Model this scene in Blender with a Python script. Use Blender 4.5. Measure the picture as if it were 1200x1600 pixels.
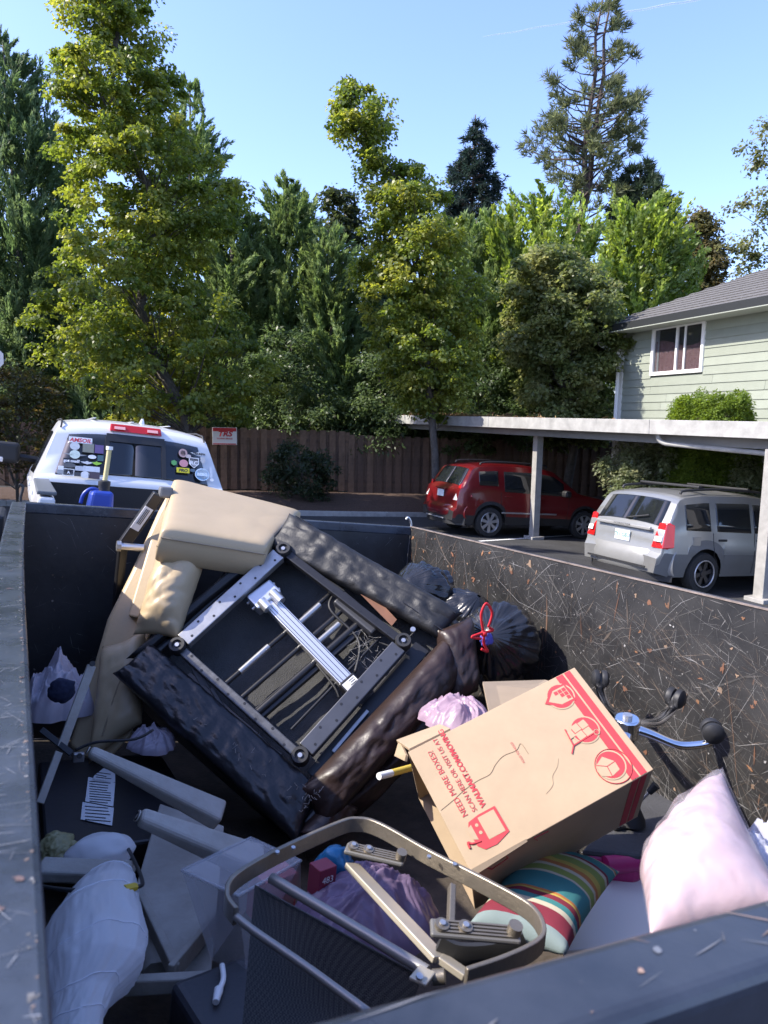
import bpy, bmesh, math, random
import numpy as np
from mathutils import Vector, Matrix, noise

for _o in list(bpy.data.objects):
    bpy.data.objects.remove(_o)
random.seed(7)
rng = np.random.default_rng(7)
S = bpy.context.scene
COL = S.collection
V = Vector

# ---------------------------------------------------------------- camera
FP = 1130.0                                   # focal length in pixels of a 1200x1600 frame
CAMZ = 2.0
def _n(v):
    v = np.array(v, float)
    return v / np.linalg.norm(v)
_nad = _n([-180.8, 9040., 1130.])             # straight down, in camera axes (right, down, forward)
_Z = -_nad
_Y = _n(np.array([0, 0, 1.]) - _Z * _Z[2])
_X = np.cross(_Y, _Z)
AW = np.array([_X, _Y, _Z])                   # camera axes -> world axes
CAM = np.array([0, 0, CAMZ])
cd = bpy.data.cameras.new('camera')
cam = bpy.data.objects.new('camera', cd)
COL.objects.link(cam)
_m = Matrix.Identity(4)
for _i, _ax in enumerate(([1, 0, 0], [0, -1, 0], [0, 0, -1])):
    _w = AW @ np.array(_ax, float)
    for _j in range(3):
        _m[_j][_i] = _w[_j]
_m.translation = V(CAM)
cam.matrix_world = _m
cd.sensor_fit = 'VERTICAL'
cd.sensor_height = 36.0
cd.lens = 36.0 * FP / 1600.0
cd.clip_start = 0.02
cd.clip_end = 20000
cd.dof.use_dof = True
cd.dof.focus_distance = 4.0
cd.dof.aperture_fstop = 9.0
S.camera = cam

# trailer frame (u right, v forward, w up), origin at the camera's position
_dv = _n([-564, -118, 1130.])
_du = _n([2230, 163.5, 1130.])
_du = _n(_du - _dv * _du.dot(_dv))
_dw = np.cross(_du, _dv)
RT = np.array([_du, _dv, _dw])                # camera axes -> trailer axes
TW = AW @ RT.T                                # trailer axes -> world
def T(p):
    return V(CAM + TW @ np.array(p, float))
def Tdir(p):
    return V(TW @ np.array(p, float))
def ray(x, y):
    return np.array([x - 600, y - 800, FP])
def px(x, y, d):
    """world point seen at photo position x, y at forward distance d (metres)"""
    return V(CAM + AW @ (ray(x, y) * d / FP))
def tp(x, y, ax, val):
    """trailer-frame point at photo position x, y lying on the plane u/v/w = val"""
    q = RT @ ray(x, y)
    return V(q * (val / q['uvw'.index(ax)]))
def tpl(x, y, p0, nrm):
    q = V(RT @ ray(x, y))
    return q * (V(p0).dot(V(nrm)) / q.dot(V(nrm)))
GA, GB, GC = 0.045, -0.0507, -0.031
def gz(x, y):
    y2 = min(max(y, -10), 19)
    x2 = min(max(x, -12), 12)
    return GA + GB * x2 + GC * y2
def ground(x, y):
    r = AW @ ray(x, y)
    t = (GA - CAMZ) / (r[2] - GB * r[0] - GC * r[1])
    return V(CAM + r * t)

# ---------------------------------------------------------------- world, sun, exposure
_ts = Tdir((-1.0, 0.24, 0.80)).normalized()   # towards the sun
SUN_EL = math.asin(_ts.z)
SUN_AZ = math.atan2(_ts.x, _ts.y)             # clockwise from +Y
wd = bpy.data.worlds.new('World')
S.world = wd
wd.use_nodes = True
nt = wd.node_tree
nt.nodes.clear()
sky = nt.nodes.new('ShaderNodeTexSky')
sky.sky_type = 'NISHITA'
sky.sun_disc = False
sky.sun_elevation = SUN_EL
sky.sun_rotation = SUN_AZ
sky.altitude = 50
sky.air_density = 1.0
sky.dust_density = 1.0
sky.ozone_density = 6.0
bg = nt.nodes.new('ShaderNodeBackground')
bg.inputs['Strength'].default_value = 0.15
ow = nt.nodes.new('ShaderNodeOutputWorld')
tint = nt.nodes.new('ShaderNodeMix')          # uniform white balance of the sky
tint.data_type = 'RGBA'
tint.blend_type = 'MULTIPLY'
tint.inputs['Factor'].default_value = 1
tint.inputs['B'].default_value = (1.07, .925, 1.02, 1)
nt.links.new(sky.outputs[0], tint.inputs['A'])
nt.links.new(tint.outputs['Result'], bg.inputs['Color'])
nt.links.new(bg.outputs[0], ow.inputs['Surface'])
sl = bpy.data.lights.new('sun', 'SUN')
sl.energy = 3.0
sl.angle = math.radians(0.53)
sl.color = (1.0, 0.93, 0.82)
so = bpy.data.objects.new('sun', sl)
COL.objects.link(so)
so.rotation_euler = _ts.to_track_quat('Z', 'Y').to_euler()
S.view_settings.view_transform = 'Standard'
S.view_settings.look = 'None'
S.view_settings.exposure = 1.6
S.view_settings.gamma = 1.0
S.view_settings.use_curve_mapping = False
S.cycles.max_bounces = 6
S.cycles.transparent_max_bounces = 16
S.cycles.use_denoising = True

# ---------------------------------------------------------------- helpers: objects
LOC = {}
def tag(o, label=None, cat=None, group=None, kind=None):
    if label: o['label'] = label
    if cat: o['category'] = cat
    if group: o['group'] = group
    if kind: o['kind'] = kind
    return o
def thing(name, loc, label, cat, group=None):
    o = bpy.data.objects.new(name, None)
    COL.objects.link(o)
    o.location = V(loc)
    o.empty_display_size = 0.1
    LOC[o.name] = V(loc)
    return tag(o, label, cat, group)
def link(name, me, parent=None):
    o = bpy.data.objects.new(name, me)
    COL.objects.link(o)
    if parent is not None:
        o.parent = parent
        LOC[o.name] = LOC[parent.name]
    else:
        LOC[o.name] = V((0, 0, 0))
    return o
def piece(name, me, parent, mw):
    """a copy that shares mesh data, placed by a world matrix"""
    o = bpy.data.objects.new(name, me)
    COL.objects.link(o)
    o.parent = parent
    o.matrix_basis = Matrix.Translation(-LOC[parent.name]) @ mw
    LOC[o.name] = V((0, 0, 0))
    return o
def frame(o, x, y, z):
    o, x, y, z = V(o), V(x), V(y), V(z)
    return lambda p: o + x * p[0] + y * p[1] + z * p[2]
def fmat(o, x, y, z):
    m = Matrix.Identity(4)
    for i, a in enumerate((x, y, z)):
        for j in range(3):
            m[j][i] = a[j]
    m.translation = V(o)
    return m

class MB:
    def __init__(s, fr=None):
        s.v, s.f, s.fr, s.uv, s.tint = [], [], fr, None, None
    def add(s, vs, fs):
        o = len(s.v)
        s.v += [tuple(p) for p in vs]
        s.f += [tuple(i + o for i in f) for f in fs]
        return s
    def hexa(s, p):
        return s.add(p, [(3, 2, 1, 0), (4, 5, 6, 7), (0, 1, 5, 4), (1, 2, 6, 5), (2, 3, 7, 6), (3, 0, 4, 7)])
    def box(s, c, d, X=None):
        p = []
        for z in (-.5, .5):
            for x, y in ((-.5, -.5), (.5, -.5), (.5, .5), (-.5, .5)):
                q = V((x * d[0], y * d[1], z * d[2]))
                if X is not None: q = X @ q
                p.append(V(c) + q)
        return s.hexa(p)
    def bar(s, a, b, w, h, up=(0, 0, 1), w2=None, h2=None):
        a, b, up = V(a), V(b), V(up)
        d = (b - a).normalized()
        x = d.cross(up).normalized()
        y = x.cross(d)
        w2 = w if w2 is None else w2
        h2 = h if h2 is None else h2
        p = []
        for q, ww, hh in ((a, w, h), (b, w2, h2)):
            for sx, sy in ((-.5, -.5), (.5, -.5), (.5, .5), (-.5, .5)):
                p.append(q + x * sx * ww + y * sy * hh)
        return s.hexa(p)
    def tube(s, pts, r, n=8, cap=True, flat=None, up=None):
        """swept ring; r may be a list; flat=(a,b) scales the section's two axes"""
        pts = [V(p) for p in pts]
        k = len(pts)
        rs = r if hasattr(r, '__len__') else [r] * k
        d0 = (pts[1] - pts[0]).normalized()
        x = V(up) if up is not None else (V((0, 0, 1)) if abs(d0.z) < .9 else V((1, 0, 0)))
        vs = []
        fa, fb = flat or (1, 1)
        for i in range(k):
            d = (pts[min(i + 1, k - 1)] - pts[max(i - 1, 0)]).normalized()
            x = (x - d * x.dot(d)).normalized()
            y = d.cross(x)
            for j in range(n):
                t = 2 * math.pi * (j + .5) / n
                vs.append(pts[i] + x * (math.cos(t) * rs[i] * fa) + y * (math.sin(t) * rs[i] * fb))
        fs = []
        for i in range(k - 1):
            for j in range(n):
                fs.append((i * n + j, i * n + (j + 1) % n, (i + 1) * n + (j + 1) % n, (i + 1) * n + j))
        if cap:
            fs.append(tuple(range(n - 1, -1, -1)))
            fs.append(tuple((k - 1) * n + j for j in range(n)))
        return s.add(vs, fs)
    def prism(s, poly, top, bot):
        """poly: 2D points; top/bot: functions (a, b) -> point"""
        k = len(poly)
        vs = [top(*p) for p in poly] + [bot(*p) for p in poly]
        fs = [tuple(range(k)), tuple(range(2 * k - 1, k - 1, -1))]
        for i in range(k):
            j = (i + 1) % k
            fs.append((i, i + k, j + k, j))
        return s.add(vs, fs)
    def disc(s, c, ax, r, h, n=16, r2=None):
        c, ax = V(c), V(ax).normalized()
        return s.tube([c, c + ax * h], [r, r if r2 is None else r2], n)
    def ring(s, c, ax, r, rt, n=16, m=8):
        c, ax = V(c), V(ax).normalized()
        x = ax.orthogonal().normalized()
        y = ax.cross(x)
        vs, fs = [], []
        for i in range(n):
            a = 2 * math.pi * i / n
            dr = x * math.cos(a) + y * math.sin(a)
            for j in range(m):
                b = 2 * math.pi * j / m
                vs.append(c + dr * (r + rt * math.cos(b)) + ax * rt * math.sin(b))
        for i in range(n):
            for j in range(m):
                fs.append((i * m + j, ((i + 1) % n) * m + j, ((i + 1) % n) * m + (j + 1) % m, i * m + (j + 1) % m))
        return s.add(vs, fs)
    def lathe(s, c, ax, prof, n=20):
        """prof: (radius, height) pairs along the axis"""
        c, ax = V(c), V(ax).normalized()
        x = ax.orthogonal().normalized()
        y = ax.cross(x)
        vs, fs = [], []
        for r, h in prof:
            for i in range(n):
                a = 2 * math.pi * i / n
                vs.append(c + ax * h + (x * math.cos(a) + y * math.sin(a)) * r)
        for k in range(len(prof) - 1):
            for i in range(n):
                fs.append((k * n + i, k * n + (i + 1) % n, (k + 1) * n + (i + 1) % n, (k + 1) * n + i))
        return s.add(vs, fs)
    def grid(s, nu, nv, fn, wrap=False):
        vs = [fn(i / (nu - (0 if wrap else 1)), j / (nv - 1)) for i in range(nu) for j in range(nv)]
        fs = []
        for i in range(nu if wrap else nu - 1):
            for j in range(nv - 1):
                i2 = (i + 1) % nu
                fs.append((i * nv + j, i2 * nv + j, i2 * nv + j + 1, i * nv + j + 1))
        return s.add(vs, fs)
    def sphere(s, c, r, n=12, sc=(1, 1, 1)):
        c = V(c)
        def fn(a, b):
            t, p = a * 2 * math.pi, (b - .5) * math.pi
            return c + V((r * sc[0] * math.cos(t) * math.cos(p), r * sc[1] * math.sin(t) * math.cos(p), r * sc[2] * math.sin(p)))
        return s.grid(n * 2, n, fn, True)
    def build(s, name, mat, parent=None, smooth=0, bevel=0, seg=2, subsurf=0, kind=None, recalc=True):
        off = LOC[parent.name] if parent is not None else V((0, 0, 0))
        vs = [(s.fr(p) if s.fr else V(p)) - off for p in s.v]
        me = bpy.data.meshes.new(name)
        me.from_pydata([tuple(p) for p in vs], [], s.f)
        if recalc:
            b = bmesh.new()
            b.from_mesh(me)
            bmesh.ops.recalc_face_normals(b, faces=b.faces)
            b.to_mesh(me)
            b.free()
        for m_ in (mat if isinstance(mat, (list, tuple)) else [mat]):
            me.materials.append(m_)
        if s.tint is not None:
            a = me.attributes.new('tint', 'FLOAT_COLOR', 'POINT')
            a.data.foreach_set('color', np.array(s.tint, 'f').ravel())
        if s.uv is not None:
            a = me.attributes.new('st', 'FLOAT_VECTOR', 'POINT')
            a.data.foreach_set('vector', np.array(s.uv, 'f').ravel())
        if smooth:
            me.shade_smooth()
            if smooth < 180:
                me.set_sharp_from_angle(angle=math.radians(smooth))
        o = link(name, me, parent)
        if bevel:
            md = o.modifiers.new('bevel', 'BEVEL')
            md.width, md.segments, md.limit_method = bevel, seg, 'ANGLE'
            md.angle_limit = math.radians(35)
            md.harden_normals = False
        if subsurf:
            md = o.modifiers.new('sub', 'SUBSURF')
            md.levels = md.render_levels = subsurf
        if kind: o['kind'] = kind
        return o

def smoothpath(pts, n=6, closed=False):
    """Catmull-Rom through pts"""
    P = [V(p) for p in pts]
    k = len(P)
    out = []
    for i in range(k if closed else k - 1):
        g = (lambda j: P[j % k]) if closed else (lambda j: P[min(max(j, 0), k - 1)])
        a, b, c, d = g(i - 1), g(i), g(i + 1), g(i + 2)
        for q in range(n):
            t = q / n
            out.append(.5 * ((2 * b) + (c - a) * t + (2 * a - 5 * b + 4 * c - d) * t * t + (3 * b - a - 3 * c + d) * t ** 3))
    if not closed: out.append(P[-1])
    return out
def fbm(p, sc=1.0, o=3):
    return noise.fractal(V(p) * sc, 1.0, 2.0, o)

# ---------------------------------------------------------------- helpers: materials
def mat(name, col, rough=.5, metal=0, var=0, scale=6, bump=0, bscale=40, spec=.5, coat=0, trans=0, alpha=1, col2=None,
        detail=5, dist=.01, sheen=0, rvar=0, crease=None):
    m = bpy.data.materials.new(name)
    m.use_nodes = True
    t = m.node_tree
    b = t.nodes['Principled BSDF']
    b.inputs['Roughness'].default_value = rough
    b.inputs['Metallic'].default_value = metal
    b.inputs['Specular IOR Level'].default_value = spec
    b.inputs['Coat Weight'].default_value = coat
    b.inputs['Coat Roughness'].default_value = .08
    b.inputs['Transmission Weight'].default_value = trans
    b.inputs['Alpha'].default_value = alpha
    b.inputs['Sheen Weight'].default_value = sheen
    b.inputs['Base Color'].default_value = (*col, 1)
    tc = t.nodes.new('ShaderNodeTexCoord')
    if var or col2:
        n = t.nodes.new('ShaderNodeTexNoise')
        n.inputs['Scale'].default_value = scale
        n.inputs['Detail'].default_value = detail
        n.inputs['Roughness'].default_value = .65
        t.links.new(tc.outputs['Object'], n.inputs['Vector'])
        r = t.nodes.new('ShaderNodeValToRGB')
        r.color_ramp.elements[0].position = .3
        r.color_ramp.elements[1].position = .7
        c2 = col2 or [min(1, c * (1 + var)) for c in col]
        c1 = col if col2 else [c * (1 - var) for c in col]
        r.color_ramp.elements[0].color = (*c1, 1)
        r.color_ramp.elements[1].color = (*c2, 1)
        t.links.new(n.outputs['Fac'], r.inputs['Fac'])
        t.links.new(r.outputs['Color'], b.inputs['Base Color'])
        if rvar:
            mr = t.nodes.new('ShaderNodeMapRange')
            mr.inputs['To Min'].default_value = rough - rvar
            mr.inputs['To Max'].default_value = rough + rvar
            t.links.new(n.outputs['Fac'], mr.inputs['Value'])
            t.links.new(mr.outputs[0], b.inputs['Roughness'])
    if bump:
        n2 = t.nodes.new('ShaderNodeTexNoise')
        n2.inputs['Scale'].default_value = bscale
        n2.inputs['Detail'].default_value = 6
        t.links.new(tc.outputs['Object'], n2.inputs['Vector'])
        bp = t.nodes.new('ShaderNodeBump')
        bp.inputs['Strength'].default_value = bump
        bp.inputs['Distance'].default_value = dist
        t.links.new(n2.outputs['Fac'], bp.inputs['Height'])
        t.links.new(bp.outputs['Normal'], b.inputs['Normal'])
        if crease:                      # creases: warped cell edges
            mp = t.nodes.new('ShaderNodeMapping')
            mp.inputs['Scale'].default_value = (1.0, .55, .75)
            mp.inputs['Rotation'].default_value = (.5, .3, .6)
            t.links.new(tc.outputs['Object'], mp.inputs['Vector'])
            cl_ = t.nodes.new('ShaderNodeTexNoise')
            cl_.noise_type = 'RIDGED_MULTIFRACTAL'
            cl_.inputs['Scale'].default_value = crease[0] * .55
            cl_.inputs['Detail'].default_value = 3
            cl_.inputs['Distortion'].default_value = .9
            t.links.new(mp.outputs[0], cl_.inputs['Vector'])
            b2 = t.nodes.new('ShaderNodeBump')
            b2.inputs['Strength'].default_value = crease[1] * .55; b2.inputs['Distance'].default_value = crease[2]
            t.links.new(cl_.outputs[0], b2.inputs['Height']); t.links.new(bp.outputs['Normal'], b2.inputs['Normal'])
            t.links.new(b2.outputs['Normal'], b.inputs['Normal'])
    return m
def tintmat(name, rough=.6, translucent=0, spec=.3, metal=0, bump=0, bscale=60):
    """colour from the mesh's own 'tint' attribute (leaf to leaf, scratch to scratch)"""
    m = bpy.data.materials.new(name)
    m.use_nodes = True
    t = m.node_tree
    b = t.nodes['Principled BSDF']
    b.inputs['Roughness'].default_value = rough
    b.inputs['Specular IOR Level'].default_value = spec
    b.inputs['Metallic'].default_value = metal
    a = t.nodes.new('ShaderNodeAttribute')
    a.attribute_name = 'tint'
    t.links.new(a.outputs['Color'], b.inputs['Base Color'])
    if translucent:
        tr = t.nodes.new('ShaderNodeBsdfTranslucent')
        hs = t.nodes.new('ShaderNodeHueSaturation')
        hs.inputs['Hue'].default_value = .485
        hs.inputs['Saturation'].default_value = 1.15
        hs.inputs['Value'].default_value = 2.0
        t.links.new(a.outputs['Color'], hs.inputs['Color'])
        t.links.new(hs.outputs['Color'], tr.inputs['Color'])
        mx = t.nodes.new('ShaderNodeMixShader')
        mx.inputs['Fac'].default_value = translucent
        t.links.new(b.outputs[0], mx.inputs[1])
        t.links.new(tr.outputs[0], mx.inputs[2])
        t.links.new(mx.outputs[0], t.nodes['Material Output'].inputs['Surface'])
    return m

def text(s, fr, size, mt, parent, name='lettering', bold=0, extrude=0, align='LEFT', shear=0, sx=1):
    cu = bpy.data.curves.new('txt', 'FONT')
    cu.body = s
    cu.size = size
    cu.offset = bold
    cu.extrude = extrude
    cu.align_x = align
    cu.shear = shear
    cu.resolution_u = 3
    ob = bpy.data.objects.new('txt', cu)
    COL.objects.link(ob)
    bpy.context.view_layer.update()
    me = bpy.data.meshes.new_from_object(ob)
    bpy.data.objects.remove(ob)
    off = LOC[parent.name]
    for v in me.vertices:
        v.co = fr((v.co.x * sx, v.co.y, v.co.z)) - off
    me.materials.clear()
    me.materials.append(mt)
    me.name = name
    return link(name, me, parent)

def pillow(A, B, C, D, th, n=26, puff=.5, edge=3.0, wr=.0, wsc=8, seed=0, pinch=.06):
    """closed cushion over four corners: returns grid points (top, bottom) with bulge"""
    A, B, C, D = map(V, (A, B, C, D))
    nr = ((B - A).cross(D - A) + (C - B).cross(A - B)).normalized()
    size = (B - A).length
    sz2 = (D - A).length
    mb = MB()
    uv = []
    for side in (1, -1):
        o = len(mb.v)
        for i in range(n):
            for j in range(n):
                s, t = i / (n - 1), j / (n - 1)
                a, b = 2 * s - 1, 2 * t - 1
                pa = a * (1 - pinch * (1 - b * b))
                pb = b * (1 - pinch * (1 - a * a))
                s2, t2 = (pa + 1) / 2, (pb + 1) / 2
                p = A * (1 - s2) * (1 - t2) + B * s2 * (1 - t2) + C * s2 * t2 + D * (1 - s2) * t2
                h = max(0, (1 - abs(a) ** edge) * (1 - abs(b) ** edge)) ** puff
                w = 0
                if wr:
                    q = V((s * size * wsc, t * sz2 * wsc, seed + side * 3))
                    w = wr * (abs(noise.noise(q)) + .5 * abs(noise.noise(q * 2.3)) - .35) * min(1, h * 3)
                mb.v.append(tuple(p + nr * side * (th / 2 * h + w)))
                uv.append((s, t, 0))
        for i in range(n - 1):
            for j in range(n - 1):
                f = (o + i * n + j, o + (i + 1) * n + j, o + (i + 1) * n + j + 1, o + i * n + j + 1)
                mb.f.append(f if side > 0 else f[::-1])
    # weld the rim
    k = n * n
    rim = {}
    for i in range(n):
        for j in range(n):
            if i in (0, n - 1) or j in (0, n - 1):
                rim[k + i * n + j] = i * n + j
    mb.f = [tuple(rim.get(q, q) for q in f) for f in mb.f]
    mb.uv = uv
    return mb
def crumple(c, r, amp=.3, sc=3, sub=5, seed=0, sharp=1.0):
    """creased plastic bag: an icosphere pulled into long soft folds; r = 3 radii"""
    b = bmesh.new()
    bmesh.ops.create_icosphere(b, subdivisions=sub, radius=1)
    mb = MB()
    for v in b.verts:
        p = v.co.copy()
        w = V((noise.noise(p * 1.3 + V((seed, 0, 0))), noise.noise(p * 1.3 + V((0, seed, 5))), noise.noise(p * 1.3 + V((9, 0, seed)))))
        q = p + w * .55
        d = 1.0 * noise.noise(q * 1.2 + V((seed, 2, 0)))
        for k, a in ((sc * .8, .40), (sc * 1.7, .22), (sc * 3.6, .10)):
            dv = noise.voronoi(q * k + V((seed, k, 3)))[0]
            d += a * ((dv[1] - dv[0]) * -1.0 + .35 + .5 * (dv[0] - .5))
        p *= 1 + amp * d
        mb.v.append((c[0] + p.x * r[0], c[1] + p.y * r[1], c[2] + p.z * r[2]))
    mb.f = [tuple(v.index for v in f.verts) for f in b.faces]
    b.free()
    return mb
def ridge(q):
    return (1 - min(1, abs(noise.noise(q)) * 2.2)) ** 2
def drape(c, r, seed=0, n=84, fold=.30):
    """loose heap of thin film: a sagging mound with sharp, wandering fold ridges"""
    mb = MB()
    c = V(c)
    for i in range(n):
        for j in range(n):
            a, b = 2 * i / (n - 1) - 1, 2 * j / (n - 1) - 1
            x, y = a * math.sqrt(1 - b * b / 2), b * math.sqrt(1 - a * a / 2)
            rho = min(1, math.hypot(x, y))
            th = math.atan2(y, x)
            R = 1 + .28 * noise.noise(V((math.cos(th) * 1.3, math.sin(th) * 1.3, seed))) + .10 * noise.noise(V((math.cos(th) * 4, math.sin(th) * 4, seed)))
            w = V((noise.noise(V((x * 1.2, y * 1.2, seed))), noise.noise(V((x * 1.2, y * 1.2, seed + 9))), 0)) * .7
            q = V((x, y, 0)) + w
            h = math.sqrt(max(0, 1 - rho * rho)) * (1 + .35 * noise.noise(V((x * 1.4, y * 1.4, seed + 3))))
            f = ridge(V((q.x * 1.6, q.y * .8, seed))) * .55 + ridge(V((q.x * 1.3, q.y * 2.9, seed + 5))) * .30 + ridge(V((q.x * 5, q.y * 4, seed + 7))) * .13 + ridge(V((q.x * 11, q.y * 9, seed + 2))) * .06
            z = h + fold * (f - .35) * (1 - rho ** 4)
            mb.v.append((c.x + x * R * r[0], c.y + y * R * r[1], c.z + z * r[2] - .3 * r[2] * rho))
    for i in range(n - 1):
        for j in range(n - 1):
            mb.f.append((i * n + j, (i + 1) * n + j, (i + 1) * n + j + 1, i * n + j + 1))
    return mb
# ================================================================ SETTING
def asphalt_mat():
    m = mat('asphalt', (.035, .035, .037), .9, var=.35, scale=1.3, bump=.5, bscale=160, dist=.006)
    return m
m_asphalt = asphalt_mat()
m_conc = mat('concrete', (.30, .29, .27), .85, var=.25, scale=3, bump=.4, bscale=70)
m_mulch = mat('mulch', (.045, .026, .018), .95, col2=(.10, .06, .04), scale=22, bump=1, bscale=45, dist=.03)
m_soil = mat('far_ground', (.06, .065, .035), .95, var=.3, scale=.5)
m_line = mat('road_paint', (.72, .72, .70), .7, var=.15, scale=9)

# ground: one big sheet, sloping with the lot and levelling out far away
mb = MB()
gxs = [-4000, -600, -120, -40] + [-30 + 3 * i for i in range(21)] + [40, 120, 600, 4000]
gys = [-4000, -600, -120, -40] + [-24 + 3 * i for i in range(23)] + [60, 120, 600, 4000]
mb.grid(len(gxs), len(gys), lambda a, b: (0, 0, 0))
mb.v = [(x, y, gz(x, y)) for x in gxs for y in gys]
tag(mb.build('asphalt_lot', m_asphalt, smooth=180), kind='structure')

# kerb and planting bed in front of the fence
kp = [ground(-260, 788), ground(10, 791), ground(230, 798), ground(463, 806), ground(667, 810), ground(720, 812)]
kp = [V((p.x, p.y, gz(p.x, p.y))) for p in kp]
fd = V((math.sin(math.radians(80)), math.cos(math.radians(80)), 0))
f0 = px(400, 768, 21.5)
def fence_pt(s):
    return V((f0.x + fd.x * s, f0.y + fd.y * s, f0.z - .012 * s))
mb = MB()
kk = smoothpath(kp, 8)
for i in range(len(kk) - 1):
    a, b = kk[i], kk[i + 1]
    d = (b - a).normalized()
    nrm = V((-d.y, d.x, 0))
    q = []
    for h, w1, w2 in ((-.05, 0, .16), (.13, .02, .15)):
        q += [a + nrm * w1 + V((0, 0, h)), b + nrm * w1 + V((0, 0, h)), b + nrm * w2 + V((0, 0, h)), a + nrm * w2 + V((0, 0, h))]
    mb.hexa(q)
tag(mb.build('kerb', m_conc, bevel=.015), kind='structure')
mb = MB()
NB = 60
def bedfn(a, b):
    i = a * (len(kk) - 1)
    i0 = min(int(i), len(kk) - 2)
    p = kk[i0].lerp(kk[i0 + 1], i - i0) + V((0, .15, .09))
    s = -16 + 36 * a
    q = fence_pt(s) + V((0, .4, -.02))
    r = p.lerp(q, b)
    r.z += .05 * fbm((r.x, r.y, 0), 1.2) * min(1, b * 6) + .12 * math.sin(math.pi * b)
    return r
mb.grid(NB, 16, bedfn)
tag(mb.build('planting_bed', m_mulch, smooth=180), kind='structure')
mb = MB()
def yardfn(a, b):
    return V((-45 + 90 * a, 21 + 60 * b, -.62 + .0 * b))
mb.grid(10, 10, yardfn)
tag(mb.build('yard_ground', m_soil), kind='structure')

# parking bay lines
for i, (p, q, lw) in enumerate([((700, 849), (950, 833), .1)]):
    a, b = ground(*p), ground(*q)
    d = (b - a).normalized()
    nrm = V((-d.y, d.x, 0)) * lw * .5
    mb = MB()
    k = 8
    for j in range(k):
        a1, b1 = a.lerp(b, j / k), a.lerp(b, (j + 1) / k)
        mb.add([V((r.x, r.y, gz(r.x, r.y) + .006)) for r in (a1 - nrm, b1 - nrm, b1 + nrm, a1 + nrm)], [(0, 1, 2, 3)])
    tag(mb.build('painted_line', m_line), kind='structure')

# ---------------------------------------------------------------- fence
m_board = [mat('fence_wood_%d' % i, c, .85, var=.3, scale=7, bump=.5, bscale=60) for i, c in
           enumerate([(.13, .078, .052), (.10, .062, .043), (.155, .096, .062)])]
fence = thing('wooden_fence', fence_pt(0), 'brown board-on-board wooden fence running behind the planting bed', 'fence')
def board_mesh(w, h, t, m):
    b = MB().box((0, 0, h / 2), (w, t, h))
    me = bpy.data.meshes.new('board')
    me.from_pydata([tuple(p) for p in b.v], [], b.f)
    me.materials.append(m)
    return me
meF = [board_mesh(.185, 1.80, .022, m) for m in m_board]
meB = [board_mesh(.185, 1.76, .022, m) for m in m_board]
nz = V((-fd.y, fd.x, 0))
s = -10.5
i = 0
random.seed(3)
while s < 16:
    p = fence_pt(s)
    step = .06 if s < 2.6 else -.05
    m1 = fmat(p + V((0, 0, step + random.uniform(-.012, .012))), fd, nz, V((random.uniform(-.008, .008), 0, 1)))
    piece('board', random.choice(meF), fence, m1)
    p2 = fence_pt(s + .145) + nz * .07
    piece('board', random.choice(meB), fence, fmat(p2 + V((0, 0, step)), fd, nz, V((random.uniform(-.006, .006), 0, 1))))
    s += .29
    i += 1
for zz in (.35, 1.55):
    MB().bar(fence_pt(-10.6) + nz * .036 + V((0, 0, zz)), fence_pt(16) + nz * .036 + V((0, 0, zz)), .04, .09).build('rail', m_board[1], fence)
s = -10
while s < 16:
    MB().box(fence_pt(s) + nz * .14 + V((0, 0, .9)), (.09, .09, 1.9)).build('post', m_board[1], fence)
    s += 2.4

# no-parking sign screwed to the fence
m_white = mat('white_paint', (.78, .78, .76), .45)
m_redp = mat('red_print', (.55, .03, .035), .5)
def srf(x, y, d):
    p = px(x, y, d)
    return frame(p, fd, V((0, 0, 1)), -nz)
sgc = px(351, 681.5, 21.0)
sg = thing('tow_sign', sgc, 'white and red towing notice sign fixed on the wooden fence', 'sign')
SG = frame(sgc, fd, (0, 0, 1), -nz)
MB(SG).box((0, 0, 0), (.70, .50, .012)).build('plate', m_white, sg, bevel=.004)
MB(SG).box((0, .19, .009), (.66, .10, .004)).build('red_band', m_redp, sg)
MB(SG).box((0, -.225, .009), (.66, .03, .004)).build('red_band', m_redp, sg)
text('TRS', lambda p: SG((p[0], p[1] + .0, .012)), .21, m_redp, sg, bold=.008, align='CENTER', shear=.25, sx=1.15)
text('TOWING SERVICE', lambda p: SG((p[0], p[1] - .09, .012)), .055, m_redp, sg, bold=.002, align='CENTER')

# ---------------------------------------------------------------- house on the right
m_side = [mat('siding_%d' % i, c, .75, var=.05, scale=4, bump=.15, bscale=30) for i, c in
          enumerate([(.25, .275, .225), (.238, .262, .213), (.262, .288, .236)])]
m_shing = mat('shingles', (.085, .082, .080), .9, col2=(.135, .13, .125), scale=14, bump=.8, bscale=25, dist=.02)
m_fascia = mat('dark_fascia', (.012, .015, .017), .6)
m_glass = mat('window_glass', (.02, .022, .025), .03, spec=.8)
m_curt = mat('red_curtain', (.16, .012, .02), .9, col2=(.55, .35, .37), scale=60, detail=1)
hc = px(975, 520, 20.0)                       # top of the far corner
hd = V((math.sin(math.radians(-19.6)), math.cos(math.radians(-19.6)), 0))
ha, hn = -hd, V((-hd.y, hd.x, 0)) * 1.0
if hn.dot(V((CAM - np.array(hc)))) < 0: hn = -hn
HH = 5.3
house = thing('apartment_house', V((hc.x, hc.y, hc.z - HH)), 'sage green lap-sided two storey house with grey shingle roof', 'house')
HF = frame((hc.x, hc.y, hc.z - HH), ha, hn, (0, 0, 1))
HL = 11.0
MB(HF).box((HL / 2, -3.2, HH / 2 + .0), (HL, 6.3, HH)).build('wall', m_side[1], house)
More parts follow.
